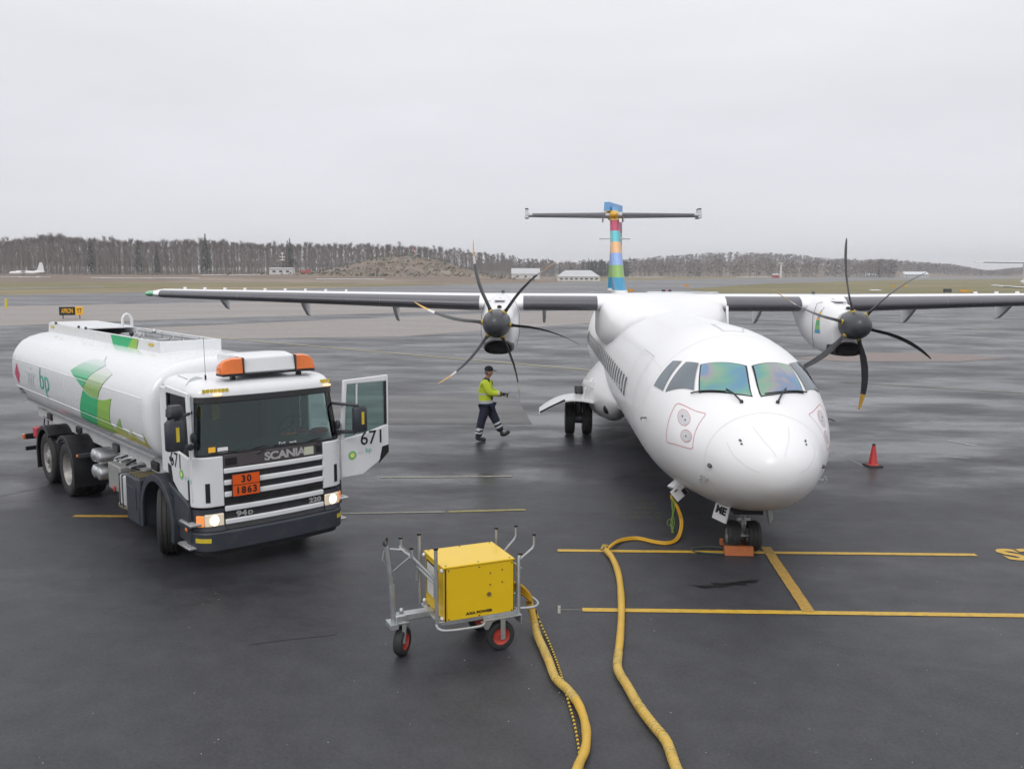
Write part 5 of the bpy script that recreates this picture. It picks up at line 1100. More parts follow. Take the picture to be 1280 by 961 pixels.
# rollover coaming on top
mb = MB()
for s_ in (-1, 1): mb.loft([[(x, s_ * .52, 2.72), (x, s_ * .50, 3.0), (x, s_ * .47, 3.0), (x, s_ * .49, 2.72)] for x in (-8.45, -1.62)])
mb.box((-1.60, 0, 2.87), (.05, 1.02, .27)); mb.box((-8.44, 0, 2.86), (.05, 1.0, .27)); CO = obj('rollover_coaming', mb, TANKW, TK, bevel=.008)
mb = MB(); mb.box((-7.15, -.0, 3.004), (2.55, .96, .035)); obj('walkway_cover', mb, TANKW, CO, bevel=.01)
mb = MB(); mb.box((-3.6, 0, 2.845), (3.9, .94, .02)); obj('coaming_floor', mb, mat('coaming_grey', (.30, .30, .31), .6, var=.2, dirt=.4), CO)
for k, (x, y) in enumerate(((-5.1, .1), (-4.1, -.1), (-3.2, .12), (-2.4, .0))):
    mb = MB(); mb.cyl((x, y, 2.85), (x, y, 2.90), .2, n=20); mb.cyl((x, y, 2.90), (x, y, 2.93), .12, n=16); mb.tube([(x - .15, y + .1, 2.9), (x, y + .18, 2.97), (x + .2, y + .1, 2.92)], .012, 5); obj('tank_hatch', mb, STEEL, CO)
mb = MB(); mb.tube([(-5.4, .38, 2.96), (-1.7, .38, 2.96)], .022, 6); [mb.cyl((x, .38, 2.85), (x, .38, 3.0), .015, n=6) for x in (-4.9, -4, -3, -2.2)]; mb.sphere((-4.05, .25, 3.02), (.06, .05, .05), 8); obj('vent_pipe', mb, STEEL, CO)
mb = MB(); mb.sphere((-3.3, -.40, 3.04), (.05, .04, .05), 8); mb.tube([(-3.3, -.40, 2.9), (-3.3, -.40, 3.04)], .014, 5); obj('valve_lever', mb, BLACK, CO)
mb = MB(); mb.tube([(-5.72, .30 - .09, 3.0), (-5.72, .30 - .09, 3.18), (-5.72, .30 - .05, 3.25), (-5.72, .30, 3.275), (-5.72, .35, 3.25), (-5.72, .39, 3.18), (-5.72, .39, 3.0)], .028, 8); obj('grab_hoop', mb, TANKW, CO)
for x in (-7.9, -6.2, -5.72): mb = MB(); mb.sphere((x, -.49 if x > -6 or x < -7 else -.49, 3.02), (.05, .03, .03), 8); obj('cover_latch', mb, BLACK, CO)
for x in (-2.0, -8.1): mb = MB(); mb.box((x, -.518, 2.93), (.22, .008, .04)); obj('reflector', mb, REFL, CO)
mb = MB(); mb.add([(-4.10, -.514, 2.985), (-2.90, -.514, 2.985), (-3.22, -.520, 2.77), (-3.95, -.520, 2.77)], [(0, 1, 2, 3)]); obj('leaf_graphic', mb, DG, CO, smooth=False)
mb = MB(); mb.add([(-2.90, -.515, 2.985), (-2.62, -.515, 2.985), (-2.72, -.521, 2.77), (-3.22, -.521, 2.77)], [(0, 1, 2, 3)]); obj('leaf_graphic', mb, LG, CO, smooth=False)
# chassis, skirt, running gear
mb = MB()
for s_ in (-1, 1): mb.box((-3.6, .42 * s_, .93), (9.2, .09, .24))
for x in (-7.9, -6.5, -5.1, -3.4, -2.0, -.6, .6): mb.box((x, 0, .93), (.10, .84, .18))
obj('chassis', mb, DSTEEL, TK)
mb = MB(); mb.box((-4.2, -.86, 1.15), (7.9, .06, .27)); mb.box((-4.2, .86, 1.15), (7.9, .06, .27)); mb.box((-4.2, 0, 1.12), (7.9, 1.4, .20)); SKT = obj('subframe_skirt', mb, mat('skirt_white', (.55, .56, .56), .5, var=.08, vscale=3, dirt=.5), TK, bevel=.01)
for x in (-7.1, -5.0, -2.8, -.9): mb = MB(); mb.box((x, -.91, 1.13), (.30, .05, .14)); obj('mounting_bracket', mb, BLACK, SKT, bevel=.02)
def wheel(name, x, y, rz, s_, twin=False, hub=True):
    Wt = thing(name, None, None, (x, y, .5), rz); Wt.parent = TK
    for q in ((0,) if not twin else (0, -.31 * s_)):
        mb = MB(); P = [(.29, -.12), (.37, -.145), (.45, -.142), (.485, -.125), (.497, -.105), (.497, -.075), (.485, -.072), (.485, -.06), (.499, -.057), (.5, -.012), (.487, -.008), (.487, .008), (.5, .012), (.499, .057), (.485, .06), (.485, .072), (.497, .075), (.497, .105), (.485, .125), (.45, .142), (.37, .145), (.29, .12)]
        mb.lathe(P, (0, q, 0), (0, 1, 0), 48); ty = obj('tyre', mb, RUBBER, Wt)
        mb = MB()
        if hub and q == 0: P = [(0, .15), (.10, .15), (.11, .12), (.16, .10), (.17, .06), (.24, .07), (.27, .11), (.295, .125), (.29, -.1)]
        else: P = [(0, -.02), (.13, -.02), (.14, .0), (.22, -.03), (.25, .02), (.27, .10), (.295, .125), (.29, -.1)]
        mb.lathe([(r_, h * s_) for r_, h in P], (0, q, 0), (0, 1, 0), 40)
        if q == 0:
            for k in range(10): a = 2 * math.pi * k / 10; c = Vector((.20 * math.cos(a), s_ * (.075 if hub else -.02), .20 * math.sin(a))); mb.cyl(c, c + Vector((0, .04 * s_, 0)), .016, n=6)
        obj('rim', mb, mat('worn_rim', (.34, .33, .31), .5, metal=.4, var=.3, vscale=8, dirt=.9, grime=(.07, .065, .06)) if 'worn_rim' not in bpy.data.materials else bpy.data.materials['worn_rim'], ty)
    return Wt
DRV, TAG = -4.55, -5.93
for s_ in (-1, 1):
    wheel('front_wheel', 0, 1.04 * s_, R(-24), s_); wheel('drive_wheel', DRV, 1.14 * s_, 0, s_, True, False); wheel('trailing_wheel', TAG, 1.14 * s_, 0, s_, False, True)
mb = MB(); mb.cyl((DRV, -.8, .5), (DRV, .8, .5), .10, n=12); mb.sphere((DRV, 0, .5), .25, 16); mb.cyl((TAG, -1, .5), (TAG, 1, .5), .07, n=10); mb.cyl((0, -.85, .45), (0, .85, .45), .06, n=10); obj('axle', mb, DSTEEL, TK)
def arch(xc, r0, w0, w1, y0, y1, a0, a1, m_, name, drop0=0, drop1=0, lip=.04):
    mb = MB(); rg = []; n_ = 18; A = [R(lerp(a0, a1, k / n_)) for k in range(n_ + 1)]
    pts = [(xc + r0 * math.cos(a), .5 + r0 * math.sin(a)) for a in A]
    if drop0: pts = [(pts[0][0] + .0, pts[0][1] - drop0)] + pts
    if drop1: pts = pts + [(pts[-1][0], pts[-1][1] - drop1)]
    for i, (x, z) in enumerate(pts):
        d = Vector((x - xc, 0, z - .5)).normalized() * .035
        rg.append([(x, y0, z), (x + d.x, y0, z + d.z), (x + d.x, y1, z + d.z), (x, y1, z)])
    mb.loft(rg); rg2 = []
    for (x, z) in pts:       # outer lip
        d = Vector((x - xc, 0, z - .5)).normalized(); rg2.append([(x - d.x * lip, y0, z - d.z * lip), (x + d.x * .034, y0, z + d.z * .034), (x + d.x * .034, y0 + (.03 if y0 < y1 else -.03), z + d.z * .034), (x - d.x * lip, y0 + (.03 if y0 < y1 else -.03), z - d.z * lip)])
    mb.loft([[Vector(p) + Vector((0, -.002 if y0 < y1 else .002, 0)) for p in r_] for r_ in rg2])
    return obj(name, mb, m_, TK, bevel=.006, ang=50)
for s_ in (-1, 1):
    y0, y1 = 1.32 * s_, .62 * s_
    arch(DRV, .60, 0, 0, y0, y1, -12, 128, BLACK, 'mudguard', .10, 0); arch(TAG, .60, 0, 0, y0, y1, 52, 190, BLACK, 'mudguard', 0, .18)
    mb = MB(); mb.box(((DRV + TAG) / 2, .93 * s_, .90), (.26, .62, .04)); obj('mudguard_bridge', mb, DPLAST, TK)
    # front fender: arch, apron panel ahead of the wheel
    arch(0, .66, 0, 0, 1.235 * s_, .70 * s_, -16, 186, BUMP, 'front_fender', .0, .15, .07)
    mb = MB(); mb.prism([(.62, 1.19 * s_, .98), (.62, 1.19 * s_, .72), (.72, 1.19 * s_, .60), (1.15, 1.19 * s_, .60), (1.15, 1.19 * s_, .96), (.42, 1.19 * s_, 1.16)], (0, -.05 * s_, 0)); obj('fender_apron', mb, BUMP, TK, bevel=.012)
    mb = MB(); mb.box((-1.05, 1.02 * s_, .62), (.60, .42, .74)); lk = obj('step_locker', mb, BUMP, TK, bevel=.035)
    mb = MB(); mb.box((-1.07, 1.235 * s_, .66), (.42, .012, .34)); obj('locker_panel', mb, BUMP, lk, bevel=.005)
    mb = MB()
    for k in range(4): mb.box((-1.25 + .13 * k, 1.02 * s_, 1.0), (.03, .34, .02))
    obj('step_tread', mb, mat('tread_ochre', (.30, .26, .15), .6, metal=.3) if 'tread_ochre' not in bpy.data.materials else bpy.data.materials['tread_ochre'], lk)
    mb = MB(); mb.box((-1.62, .98 * s_, .66), (.34, .46, .50)); obj('battery_box', mb, mat('box_white', (.50, .51, .52), .5, dirt=.4) if 'box_white' not in bpy.data.materials else bpy.data.materials['box_white'], TK, bevel=.03)
    mb = MB(); [mb.box((x, .98 * s_, .66), (.03, .49, .53)) for x in (-1.56, -1.70)]; obj('box_strap', mb, DSTEEL, TK, bevel=.01)
    mb = MB(); mb.box((-2.15, .88 * s_, .76), (.62, .56, .44)); obj('valve_cabinet', mb, mat('cabinet_grey', (.33, .33, .32), .5, metal=.3, var=.2, dirt=.5) if 'cabinet_grey' not in bpy.data.materials else bpy.data.materials['cabinet_grey'], TK, bevel=.02)
for (yy, zz) in ((-1.0, .98), (-1.0, .70)):
    for dx in (0, .26):
        mb = MB(); mb.lathe([(0, -.34), (.06, -.335), (.11, -.31), (.12, -.28), (.12, .55), (.1, .6), (0, .6)], (-3.15 + dx, yy + .12 + .0, zz - (.0 if dx else 0)), (0, 1, 0), 20); obj('air_tank', mb, ALU, TK)
rr = random.Random(9)
for k in range(9):
    x = rr.uniform(-2.5, -1.3); mb = MB(); P = [(x, -.55 - rr.random() * .3, 1.0), (x + rr.uniform(-.2, .2), -.9, 1.02 + rr.random() * .06), (x + rr.uniform(-.3, .4), -1.02, .97), (x + rr.uniform(-.1, .5), -.85, .92)]; mb.tube(smooth_path(P, 5), .022, 6); obj('hose_coupling', mb, BLACK if k % 2 else STEEL, TK)
mb = MB(); mb.cyl((-1.5, -.9, 1.02), (-1.5, -.9, 1.09), .06, n=12); mb.cyl((-1.2, -.95, 1.02), (-1.2, -.95, 1.05), .09, n=14); obj('filler_cap', mb, STEEL, TK)
mb = MB(); mb.cyl((-2.45, -.95, .22), (-1.95, -.95, .24), .075, .06, 14); obj('exhaust_silencer', mb, mat('worn_exhaust', (.30, .28, .22), .5, metal=.5, dirt=.5), TK)
mb = MB(); mb.sphere((-1.95, -1.22, .62), (.04, .03, .05), 8); obj('red_valve', mb, REDM, TK)
mb = MB(); mb.box((-3.85, -1.02, .86), (.10, .46, .06)); mb.sphere((-3.87, -1.26, .86), (.03, .02, .03), 8, m=1); obj('marker_bracket', mb, [DSTEEL, AMB], TK)
# rear: light bars, ladder, red panel
mb = MB(); mb.box((-8.0, 0, .62), (.09, 2.42, .12)); mb.box((-8.0, 0, .36), (.07, 2.42, .09)); [mb.box((-8.0, y, .75), (.07, .07, .8)) for y in (-.45, .45)]; rb = obj('rear_underrun_bar', mb, BLACK, TK, bevel=.01)
mb = MB(); mb.box((-8.0, -1.23, .62), (.10, .04, .10)); obj('tail_lamp', mb, AMB, rb)
mb = MB(); mb.box((-7.4, -.95, .78), (.30, .4, .22)); obj('red_equipment_case', mb, mat('case_red', (.5, .02, .05), .4), TK, bevel=.02)
mb = MB(); [mb.tube([(-7.75 + d, -.9 + e, .62), (-7.62 + d * .5, -.85 + e, 1.5)], .014, 5) for d, e in ((0, 0), (.38, 0))]; [mb.tube([(-7.75 + .02 * k, -.9, .72 + .17 * k), (-7.37 - .02 * k, -.9, .72 + .17 * k)], .010, 5) for k in range(4)]; obj('ladder', mb, DSTEEL, TK)
# ================================================================= ground power cart (x along its length, z up)
CT = thing('power_cart', 'yellow ground power box on a galvanised steel trolley with red wheels', 'cart', (-.478, 9.535, 0), .413)
CY = mat('cabinet_yellow', (.76, .50, .008), .38, coat=.3, var=.05, vscale=3, dirt=.08, grime=(.3, .22, .05))
CYT = CY
mb = MB(); mb.box((0, 0, .72), (.80, .622, .585)); CB = obj('cabinet', mb, CY, CT, bevel=.008)
mb = MB(); mb.box((0, 0, 1.020), (.835, .655, .026)); LID = obj('lid', mb, CY, CB, bevel=.008)
mb = MB(); mb.box((.02, -.314, .715), (.775, .010, .575)); mb2 = obj('side_panel', mb, CY, CB, bevel=.004)
mb = MB(); mb.box((-.385, -.3125, .72), (.012, .016, .588)); mb.box((.41, -.3125, .72), (.008, .014, .588)); obj('panel_gap', mb, BLACK, CB)
mb = MB(); mb.box((-.402, .06, .76), (.012, .36, .36)); obj('white_panel', mb, mat('panel_white', (.66, .66, .63), .5, var=.05), CB, bevel=.004)
mb = MB(); [mb.box((-.405, y, .76), (.010, .012, .38)) for y in (-.125, .245)]; mb.box((-.405, .06, .945), (.010, .38, .012)); obj('panel_edge', mb, BLACK, CB)
bolts = MB()
for x in (-.37, 0, .37):
    for y in (-.29, .29): bolts.cyl((x, y, 1.03), (x, y, 1.038), .009, n=8)
for x, z in ((-.35, .985), (0, .985), (.385, .985), (-.35, .445), (0, .445), (.385, .445), (.27, .92), (.27, .78), (.13, .90), (.13, .77)): bolts.cyl((x, -.318, z), (x, -.326, z), .008, n=8)
obj('bolt', bolts, DSTEEL, CB); bpy.data.objects['bolt'].name = 'bolt_heads'; bpy.data.objects['bolt_heads']['kind'] = 'stuff'
mb = MB(); mb.cyl((.115, -.317, .665), (.115, -.330, .665), .024, n=16); obj('lock', mb, mat('lock_brass', (.28, .18, .10), .45, metal=.6), CB)
for x, y in ((-.42, -.30), (-.42, .30)):
    for z in (.99, .46): mb = MB(); mb.sphere((x, y, z), .022, 10); obj('corner_buffer', mb, WHITE, CB)
text('lettering', 'AXA POWER', .042, frame((0.0, -.3205, .478), (1, 0, 0), (0, 0, 1)), BLACK, CB, .0028, 1.25)
mb = MB(); mb.box((.41, -.02, .58), (.03, .42, .26)); obj('cable_outlet', mb, BLACK, CB, bevel=.01)
# trolley frame
mb = MB(); mb.box((0, -.28, .405), (.92, .06, .05)); mb.box((0, .28, .405), (.92, .06, .05)); mb.box((-.44, 0, .405), (.06, .56, .05)); mb.box((.44, 0, .405), (.06, .56, .05)); mb.box((0, 0, .405), (.06, .56, .05)); FR = obj('trolley_frame', mb, STEEL, CT, bevel=.006)
mb = MB(); mb.box((-.62, 0, .435), (.40, .11, .08)); mb.box((-.80, 0, .42), (.12, .13, .10)); mb.sphere((-.78, 0, .50), .03, 10); obj('drawbar', mb, STEEL, CT, bevel=.012)
mb = MB(); mb.tube(smooth_path([(-.50, -.34, .42), (-.49, -.42, .40), (-.40, -.46, .385), (-.1, -.46, .375), (.0, -.44, .38), (.05, -.36, .40)], 6), .015, 8); obj('side_rail', mb, STEEL, CT)
mb = MB(); mb.tube(smooth_path([(.44, .22, .42), (.66, .22, .40), (.80, .10, .39), (.80, -.12, .39), (.68, -.24, .40), (.44, -.24, .42)], 6), .015, 8); obj('cable_guide_loop', mb, STEEL, CT)
def post(pts, r_=.017):
    mb = MB(); mb.tube(pts, r_, 10); o = obj('post', mb, STEEL, CT); e_ = Vector(pts[-1]); m2 = MB(); m2.cyl(e_ - Vector((0, 0, .004)), e_ + Vector((0, 0, .018)), r_ + .006, n=12); obj('end_cap', m2, BLACK, o)
post([(-.49, -.34, .40), (-.50, -.35, 1.25)], .020); post([(-.46, .34, .40), (-.46, .35, 1.21)], .018); post([(.47, -.32, .40), (.47, -.32, 1.02), (.49, -.31, 1.06)], .019); post([(.47, .34, .40), (.48, .35, 1.17)], .016)
for y, x0, x1 in ((.19, .50, .66), (-.20, .50, .71)): post([(x0, y, .45), (x0, y, .90), (x0 + .02, y, .95), (x1 - .02, y, 1.07), (x1, y, 1.11), (x1, y, 1.22)], .015)
mb = MB(); mb.tube([(.50, -.32, .90), (.50, .34, .90)], .013, 8); obj('crossbar', mb, STEEL, CT)
for y in (-.20, .20): post([(-.50, y * 1.6, .70), (-.50, y * 1.6, .88), (-.52, y * 1.5, .93), (-.70, y, 1.13), (-.72, y, 1.17), (-.72, y, 1.24)], .017)
mb = MB(); mb.tube([(-.72, -.20, 1.155), (-.76, -.1, 1.175), (-.76, .1, 1.175), (-.72, .20, 1.155)], .013, 8); mb.tube([(-.76, .0, 1.175), (-.90, .0, 1.20)], .013, 8); mb.tube([(-.72, -.14, 1.13), (-.87, -.01, .95)], .012, 6); mb.tube([(-.50, -.32, .86), (-.50, .32, .86)], .013, 8); obj('crossbar', mb, STEEL, CT)
mb = MB(); mb.box((-.885, 0, .36), (.09, .20, .05)); mb.tube([(-.865, 0, .38), (-.885, 0, .80)], .030, 12); mb.tube([(-.885, 0, .78), (-.94, 0, 1.24)], .024, 12); mb.tube([(-.90, 0, .95), (-.98, 0, 1.10), (-.96, 0, 1.19)], .010, 6); TB = obj('tow_pole', mb, STEEL, CT)
mb = MB(); mb.tube([Vector((-.945, 0, 1.29)) + Vector((math.cos(a) * .038 * .7, math.cos(a) * .038 * .7, math.sin(a) * .042)) for a in [2 * math.pi * k / 20 for k in range(21)]], .013, 8, caps=False); obj('tow_eye', mb, DSTEEL, TB)
# castor fork and wheels
mb = MB(); mb.prism([(-.79, -.075, .40), (-.74, -.075, .40), (-.76, -.075, .15), (-.80, -.075, .15)], (0, .012, 0)); mb.prism([(-.79, .063, .40), (-.74, .063, .40), (-.76, .063, .15), (-.80, .063, .15)], (0, .012, 0)); mb.box((-.775, 0, .385), (.12, .17, .02)); mb.box((-.70, .09, .33), (.07, .012, .15)); obj('castor_fork', mb, STEEL, CT, bevel=.004)
def cart_wheel(x, y, r_, w_, s_):
    Wc = thing('wheel', None, None, (x, y, r_), R(50) if s_ == 1 else 0); Wc.parent = CT
    mb = MB(); mb.lathe([(r_ * .6, -w_ * .42), (r_ * .8, -w_ * .5), (r_ * .94, -w_ * .42), (r_, -w_ * .2), (r_ * .985, -w_ * .17), (r_, -w_ * .1), (r_, w_ * .1), (r_ * .985, w_ * .17), (r_, w_ * .2), (r_ * .94, w_ * .42), (r_ * .8, w_ * .5), (r_ * .6, w_ * .42)], (0, 0, 0), (0, 1, 0), 36); obj('tyre', mb, RUBBER, Wc)
    mb = MB(); mb.lathe([(0, -.04), (.025, -.045), (.03, -.02), (r_ * .45, -.015), (r_ * .6, -w_ * .4), (r_ * .62, 0), (r_ * .6, w_ * .4), (r_ * .45, .015), (.03, .02), (.025, .045), (0, .04)], (0, 0, 0), (0, 1, 0), 28); obj('rim', mb, mat('rim_red', (.50, .055, .035), .5, var=.15, dirt=.4) if 'rim_red' not in bpy.data.materials else bpy.data.materials['rim_red'], Wc)
cart_wheel(-.775, 0, .155, .11, 1); cart_wheel(.26, -.29, .165, .10, -1); cart_wheel(.26, .29, .165, .10, -1)
mb = MB(); mb.cyl((.26, -.3, .165), (.26, .3, .165), .018, n=8); obj('axle', mb, DSTEEL, CT)
for s_ in (-1, 1):
    mb = MB(); mb.prism([(.00, .37 * s_, .385), (.05, .37 * s_, .29), (.09, .37 * s_, .28), (.14, .37 * s_, .36), (.22, .37 * s_, .385)], (0, -.012 * s_, 0)); mb.box((.26, .30 * s_, .392), (.42, .17, .012)); mb.box((.26, .372 * s_, .27), (.055, .012, .25)); mb.box((.475, .30 * s_, .345), (.012, .17, .11)); obj('wheel_bracket', mb, STEEL, CT, bevel=.003)

# ================================================================= hoses and cables on the apron
HOSE = mat('hose_yellow', (.58, .36, .05), .6, var=.2, vscale=4, dirt=.25, grime=(.20, .14, .06), bump=.3)
HOSE2 = mat('cable_yellow', (.62, .34, .015), .45, var=.12, vscale=4)
def gpath(L_, z): return [Vector((*G(u, v)[:2], z)) if len(t) == 0 else Vector((*G(u, v, t[0])[:2], t[0])) for u, v, *t in L_]
def hose(name, pts, r_, m_, label, rings=None, ringm=None, n=10):
    P = smooth_path(pts, 12); mb = MB()
    rr_ = random.Random(4)
    mb.tube(P, lambda t: r_ * (1 + .05 * math.sin(t * 60) + .03 * rr_.uniform(-1, 1)), n, 0)
    o = obj(name, mb, m_, ang=80); tag(o, label, 'hose' if 'hose' in name else 'cable')
    if rings:
        L_ = [0]
        for a, b in zip(P, P[1:]): L_.append(L_[-1] + (b - a).length)
        for (f0, f1, step) in rings:
            m2 = MB(); s_ = f0 * L_[-1]
            while s_ < f1 * L_[-1]:
                i = max(k for k in range(len(L_)) if L_[k] <= s_); i = min(i, len(P) - 2); t = (s_ - L_[i]) / max(L_[i + 1] - L_[i], 1e-6); p = P[i].lerp(P[i + 1], t); d = (P[i + 1] - P[i]).normalized()
                tl = Vector((rr_.gauss(0, .12), rr_.gauss(0, .12), rr_.gauss(0, .05))); d = (d + tl).normalized()
                m2.lathe([(r_ * 1.0, -.012), (r_ * 1.10, -.008), (r_ * 1.12, 0), (r_ * 1.10, .008), (r_ * 1.0, .012)], p, d, 12); s_ += step * rr_.uniform(.7, 1.4)
            obj('tape_wrap', m2, ringm or m_, o, ang=80)
            bpy.data.objects[o.children[-1].name]['kind'] = 'stuff'
    return o
RNG = mat('tape_pale_yellow', (.55, .40, .12), .6, var=.2, vscale=9, dirt=.5, grime=(.12, .08, .03))
h1 = gpath([(758, 688, .05), (765, 701), (772, 718), (775.6, 740), (776.6, 769), (775, 802), (771.7, 835), (775, 848), (783, 861), (798, 887), (814, 909), (831, 930), (838, 946), (843, 961), (862, 1010), (874, 1060)], .05)
hose('air_hose', h1, .044, HOSE, 'long yellow hose running from under the nose across both stop lines', [(.52, 1.0, .045)], RNG)
h2 = gpath([(661, 750, .34), (666, 768, .20), (669, 783, .08), (673, 802), (685, 829), (694.6, 853), (709, 867), (722.5, 885), (731, 908), (733, 930), (730, 947), (724, 961), (710, 1000), (698, 1050)], .05)
hose('air_hose', h2, .042, HOSE, 'thick yellow hose running from the power cart to the foreground', [(.06, .50, .04)], RNG)
# short dark seams on the hose
h3 = gpath([(667, 756, .30), (673, 773, .10), (686, 802, .02), (696, 829), (704.4, 853, .05), (711, 878, .018), (717.5, 904), (722.5, 930), (725, 950), (727, 975), (729, 1040)], .018)
P3 = smooth_path(h3, 12)
def striped():
    m_ = mat('chequered_cable', (.60, .40, .03), .5); n = m_.node_tree; p = n.nodes['Principled BSDF']; L = n.links.new
    t = n.nodes.new('ShaderNodeTexCoord'); w_ = n.nodes.new('ShaderNodeTexWave'); w_.inputs['Scale'].default_value = 4.6; w_.bands_direction = 'Y'; w_.inputs['Distortion'].default_value = 0
    L(t.outputs['Object'], w_.inputs['Vector']); r_ = n.nodes.new('ShaderNodeValToRGB'); e = r_.color_ramp.elements; r_.color_ramp.interpolation = 'CONSTANT'; e[0].position = 0; e[0].color = (.015, .014, .012, 1); e[1].position = .5; e[1].color = (.60, .40, .04, 1); L(w_.outputs[0], r_.inputs[0]); L(r_.outputs[0], p.inputs['Base Color']); return m_
mb = MB(); mb.tube(P3, .0135, 8); tag(obj('control_cable', mb, striped(), ang=80), 'thin black and yellow chequered cable beside the thick hose from the cart', 'cable')
# cables looping from the outlet of the cart through its guide loop
cm = CT.matrix_basis if False else Matrix.Translation((-.478, 9.535, 0)) @ Matrix.Rotation(.413, 4, 'Z')
for k, dz in enumerate((0, .045, .09)):
    P = [cm @ Vector(p) for p in ((.40, -.02 - .05 * k, .56 + dz), (.52, -.03 - .04 * k, .57 + dz), (.64, -.03 - .02 * k, .50 + dz * .8), (.74, -.04, .40 + dz * .5))] + [G(661 + k, 752, .34)]
    mb = MB(); mb.tube(smooth_path(P, 8), .021, 8); tag(obj('power_cable', mb, HOSE2, ang=80), ('lowest', 'middle', 'uppermost')[k] + ' of three orange yellow cables leaving the cart', 'cable', 'cables leaving the power cart')
# two cables from the hose end up to the socket of the airliner
def ac(p): return Matrix.Translation((3.438, 11.07, 0)) @ Matrix.Rotation(-.0298, 4, 'Z') @ Vector(p)
sock = ac(FS(2.85, -142) + Vector((.03, -.12, -.12)))
for k in range(2):
    o_ = .035 * (k * 2 - 1)
    e_ = k * 2.2
    P = [G(757, 689, .04), G(764, 681 + e_ * .6, .06), G(776, 674 + e_, .03), G(796, 671.5 + e_, .02), G(818, 676 + e_, .02), G(834, 677.5 + e_, .02), G(844 + e_, 674 + e_ * .5, .03), G(849.5 + e_, 664, .08), G(850.5 + e_, 650, .22), G(846 + e_ * .8, 634, .42), G(839 + e_ * .4, 620, .58), sock]
    mb = MB(); mb.tube(smooth_path(P, 8), .0165, 8); tag(obj('power_cable', mb, HOSE2, ang=80), ('left' if k == 0 else 'right') + ' strand of the paired cable plugged in under the nose', 'cable', 'paired cable plugged in under the nose')
mb = MB(); s0 = sock + Vector((-.10, -.02, -.02)); rr = random.Random(8)
for k in range(4):
    P = [s0 + Vector((rr.uniform(-.02, .02), 0, 0)), s0 + Vector((rr.uniform(-.03, .03), .0, -.25)), s0 + Vector((rr.uniform(-.03, .03), 0, -.5)), s0 + Vector((rr.uniform(-.02, .05), 0, -.68))]; mb.tube(smooth_path(P, 6), .005, 5)
c = s0 + Vector((-.04, 0, -.50)); mb.tube([c + Vector((.045 * math.cos(2 * math.pi * k / 16), 0, .05 * math.sin(2 * math.pi * k / 16))) for k in range(17)], .004, 5, caps=False); mb.sphere(s0 + Vector((.02, 0, -.70)), (.05, .02, .02), 8)
tag(obj('green_cord', mb, mat('cord_green', (.22, .36, .05), .7)), 'frayed lime green cord dangling from the open socket flap', 'cord')
mb = MB(); p = G(756, 687, .05); mb.tube([p + Vector((-.05, 0, 0)), p + Vector((-.02, .05, .05)), p + Vector((.05, .1, .03))], .02, 8); mb.tube([p + Vector((.02, -.03, .0)), p + Vector((0, .05, .06)), p + Vector((-.01, .10, .03))], .017, 8); tag(obj('rope_knot', mb, mat('knot_ochre', (.40, .27, .06), .8, bump=.4), ang=60), 'ochre knot tying the hose end to the paired cable', 'rope')
# chocks
CHM = mat('chock_orange_wood', (.42, .125, .035), .75, var=.3, vscale=9, dirt=.4, grime=(.16, .09, .06), bump=.2)
def chock(u, v, ln, rz, lab, hw=.075, hz_=.13):
    c = G(u, v); mb = MB(); mb.prism([(-ln / 2, -hw, 0), (-ln / 2, hw, 0), (-ln / 2, hw * .55, hz_), (-ln / 2, -hw * .45, hz_)], (ln, 0, 0)); o = obj('wheel_chock', mb, CHM, bevel=.008); o.location = c; o.rotation_euler = (0, 0, rz); tag(o, lab, 'chock', 'wheel chocks at the nose wheels'); return o
chock(923, 693, .42, -.06, 'larger orange wooden chock in front of the nose wheels'); chock(921, 681, .52, -.05, 'orange wooden chock half hidden behind the nose wheels', .05, .10)
mb = MB(); mb.tube(smooth_path([G(903, 684, .05), G(885, 683, .03), G(866, 685, .02), G(868, 689, .02), G(885, 691, .02), G(905, 692, .05)], 8), .010, 6); tag(obj('chock_rope', mb, mat('rope_dark_green', (.04, .07, .06), .8)), 'dark rope loop joining the two orange chocks', 'rope')
# cone
c = G(1091, 582.5); CN = thing('traffic_cone', 'small red traffic cone with black foot on the bare apron', 'cone', c, .1)
mb = MB(); mb.box((0, 0, .018), (.33, .33, .036), taper=(.94, .94)); obj('base', mb, RUBBER, CN, bevel=.01)
mb = MB(); mb.lathe([(.125, .036), (.10, .05), (.094, .06), (.038, .44), (.03, .46)], (0, 0, 0), (0, 0, 1), 28); obj('cone_body', mb, mat('cone_red', (.46, .022, .022), .5, dirt=.3, var=.1), CN); mb = MB(); mb.lathe([(.037, .455), (.03, .49), (.0, .50)], (0, 0, 0), (0, 0, 1), 16); obj('tip', mb, BLACK, CN)

# ================================================================= the worker walking behind the truck
def skin(name, verts, edges, root, mats, pick=None, parent=None, sub=2):
    me = bpy.data.meshes.new(name); me.from_pydata([v[:3] for v in verts], edges, []); o = bpy.data.objects.new(name, me); col.objects.link(o)
    s_ = o.modifiers.new('skin', 'SKIN'); s_.use_smooth_shade = True
    for i, d in enumerate(me.skin_vertices[0].data):
        r_ = verts[i][3]; d.radius = (r_, r_) if not hasattr(r_, '__len__') else r_; d.use_root = (i == root)
    u = o.modifiers.new('sub', 'SUBSURF'); u.levels = sub; u.render_levels = sub
    dg = bpy.context.evaluated_depsgraph_get(); dg.update(); m2 = bpy.data.meshes.new_from_object(o.evaluated_get(dg)); bpy.data.objects.remove(o)
    m2.name = name; m2.materials.clear()
    for q in mats: m2.materials.append(q)
    for p in m2.polygons: p.material_index = pick(p.center) if pick else 0; p.use_smooth = True
    o = bpy.data.objects.new(name, m2); col.objects.link(o); o.parent = parent; return o
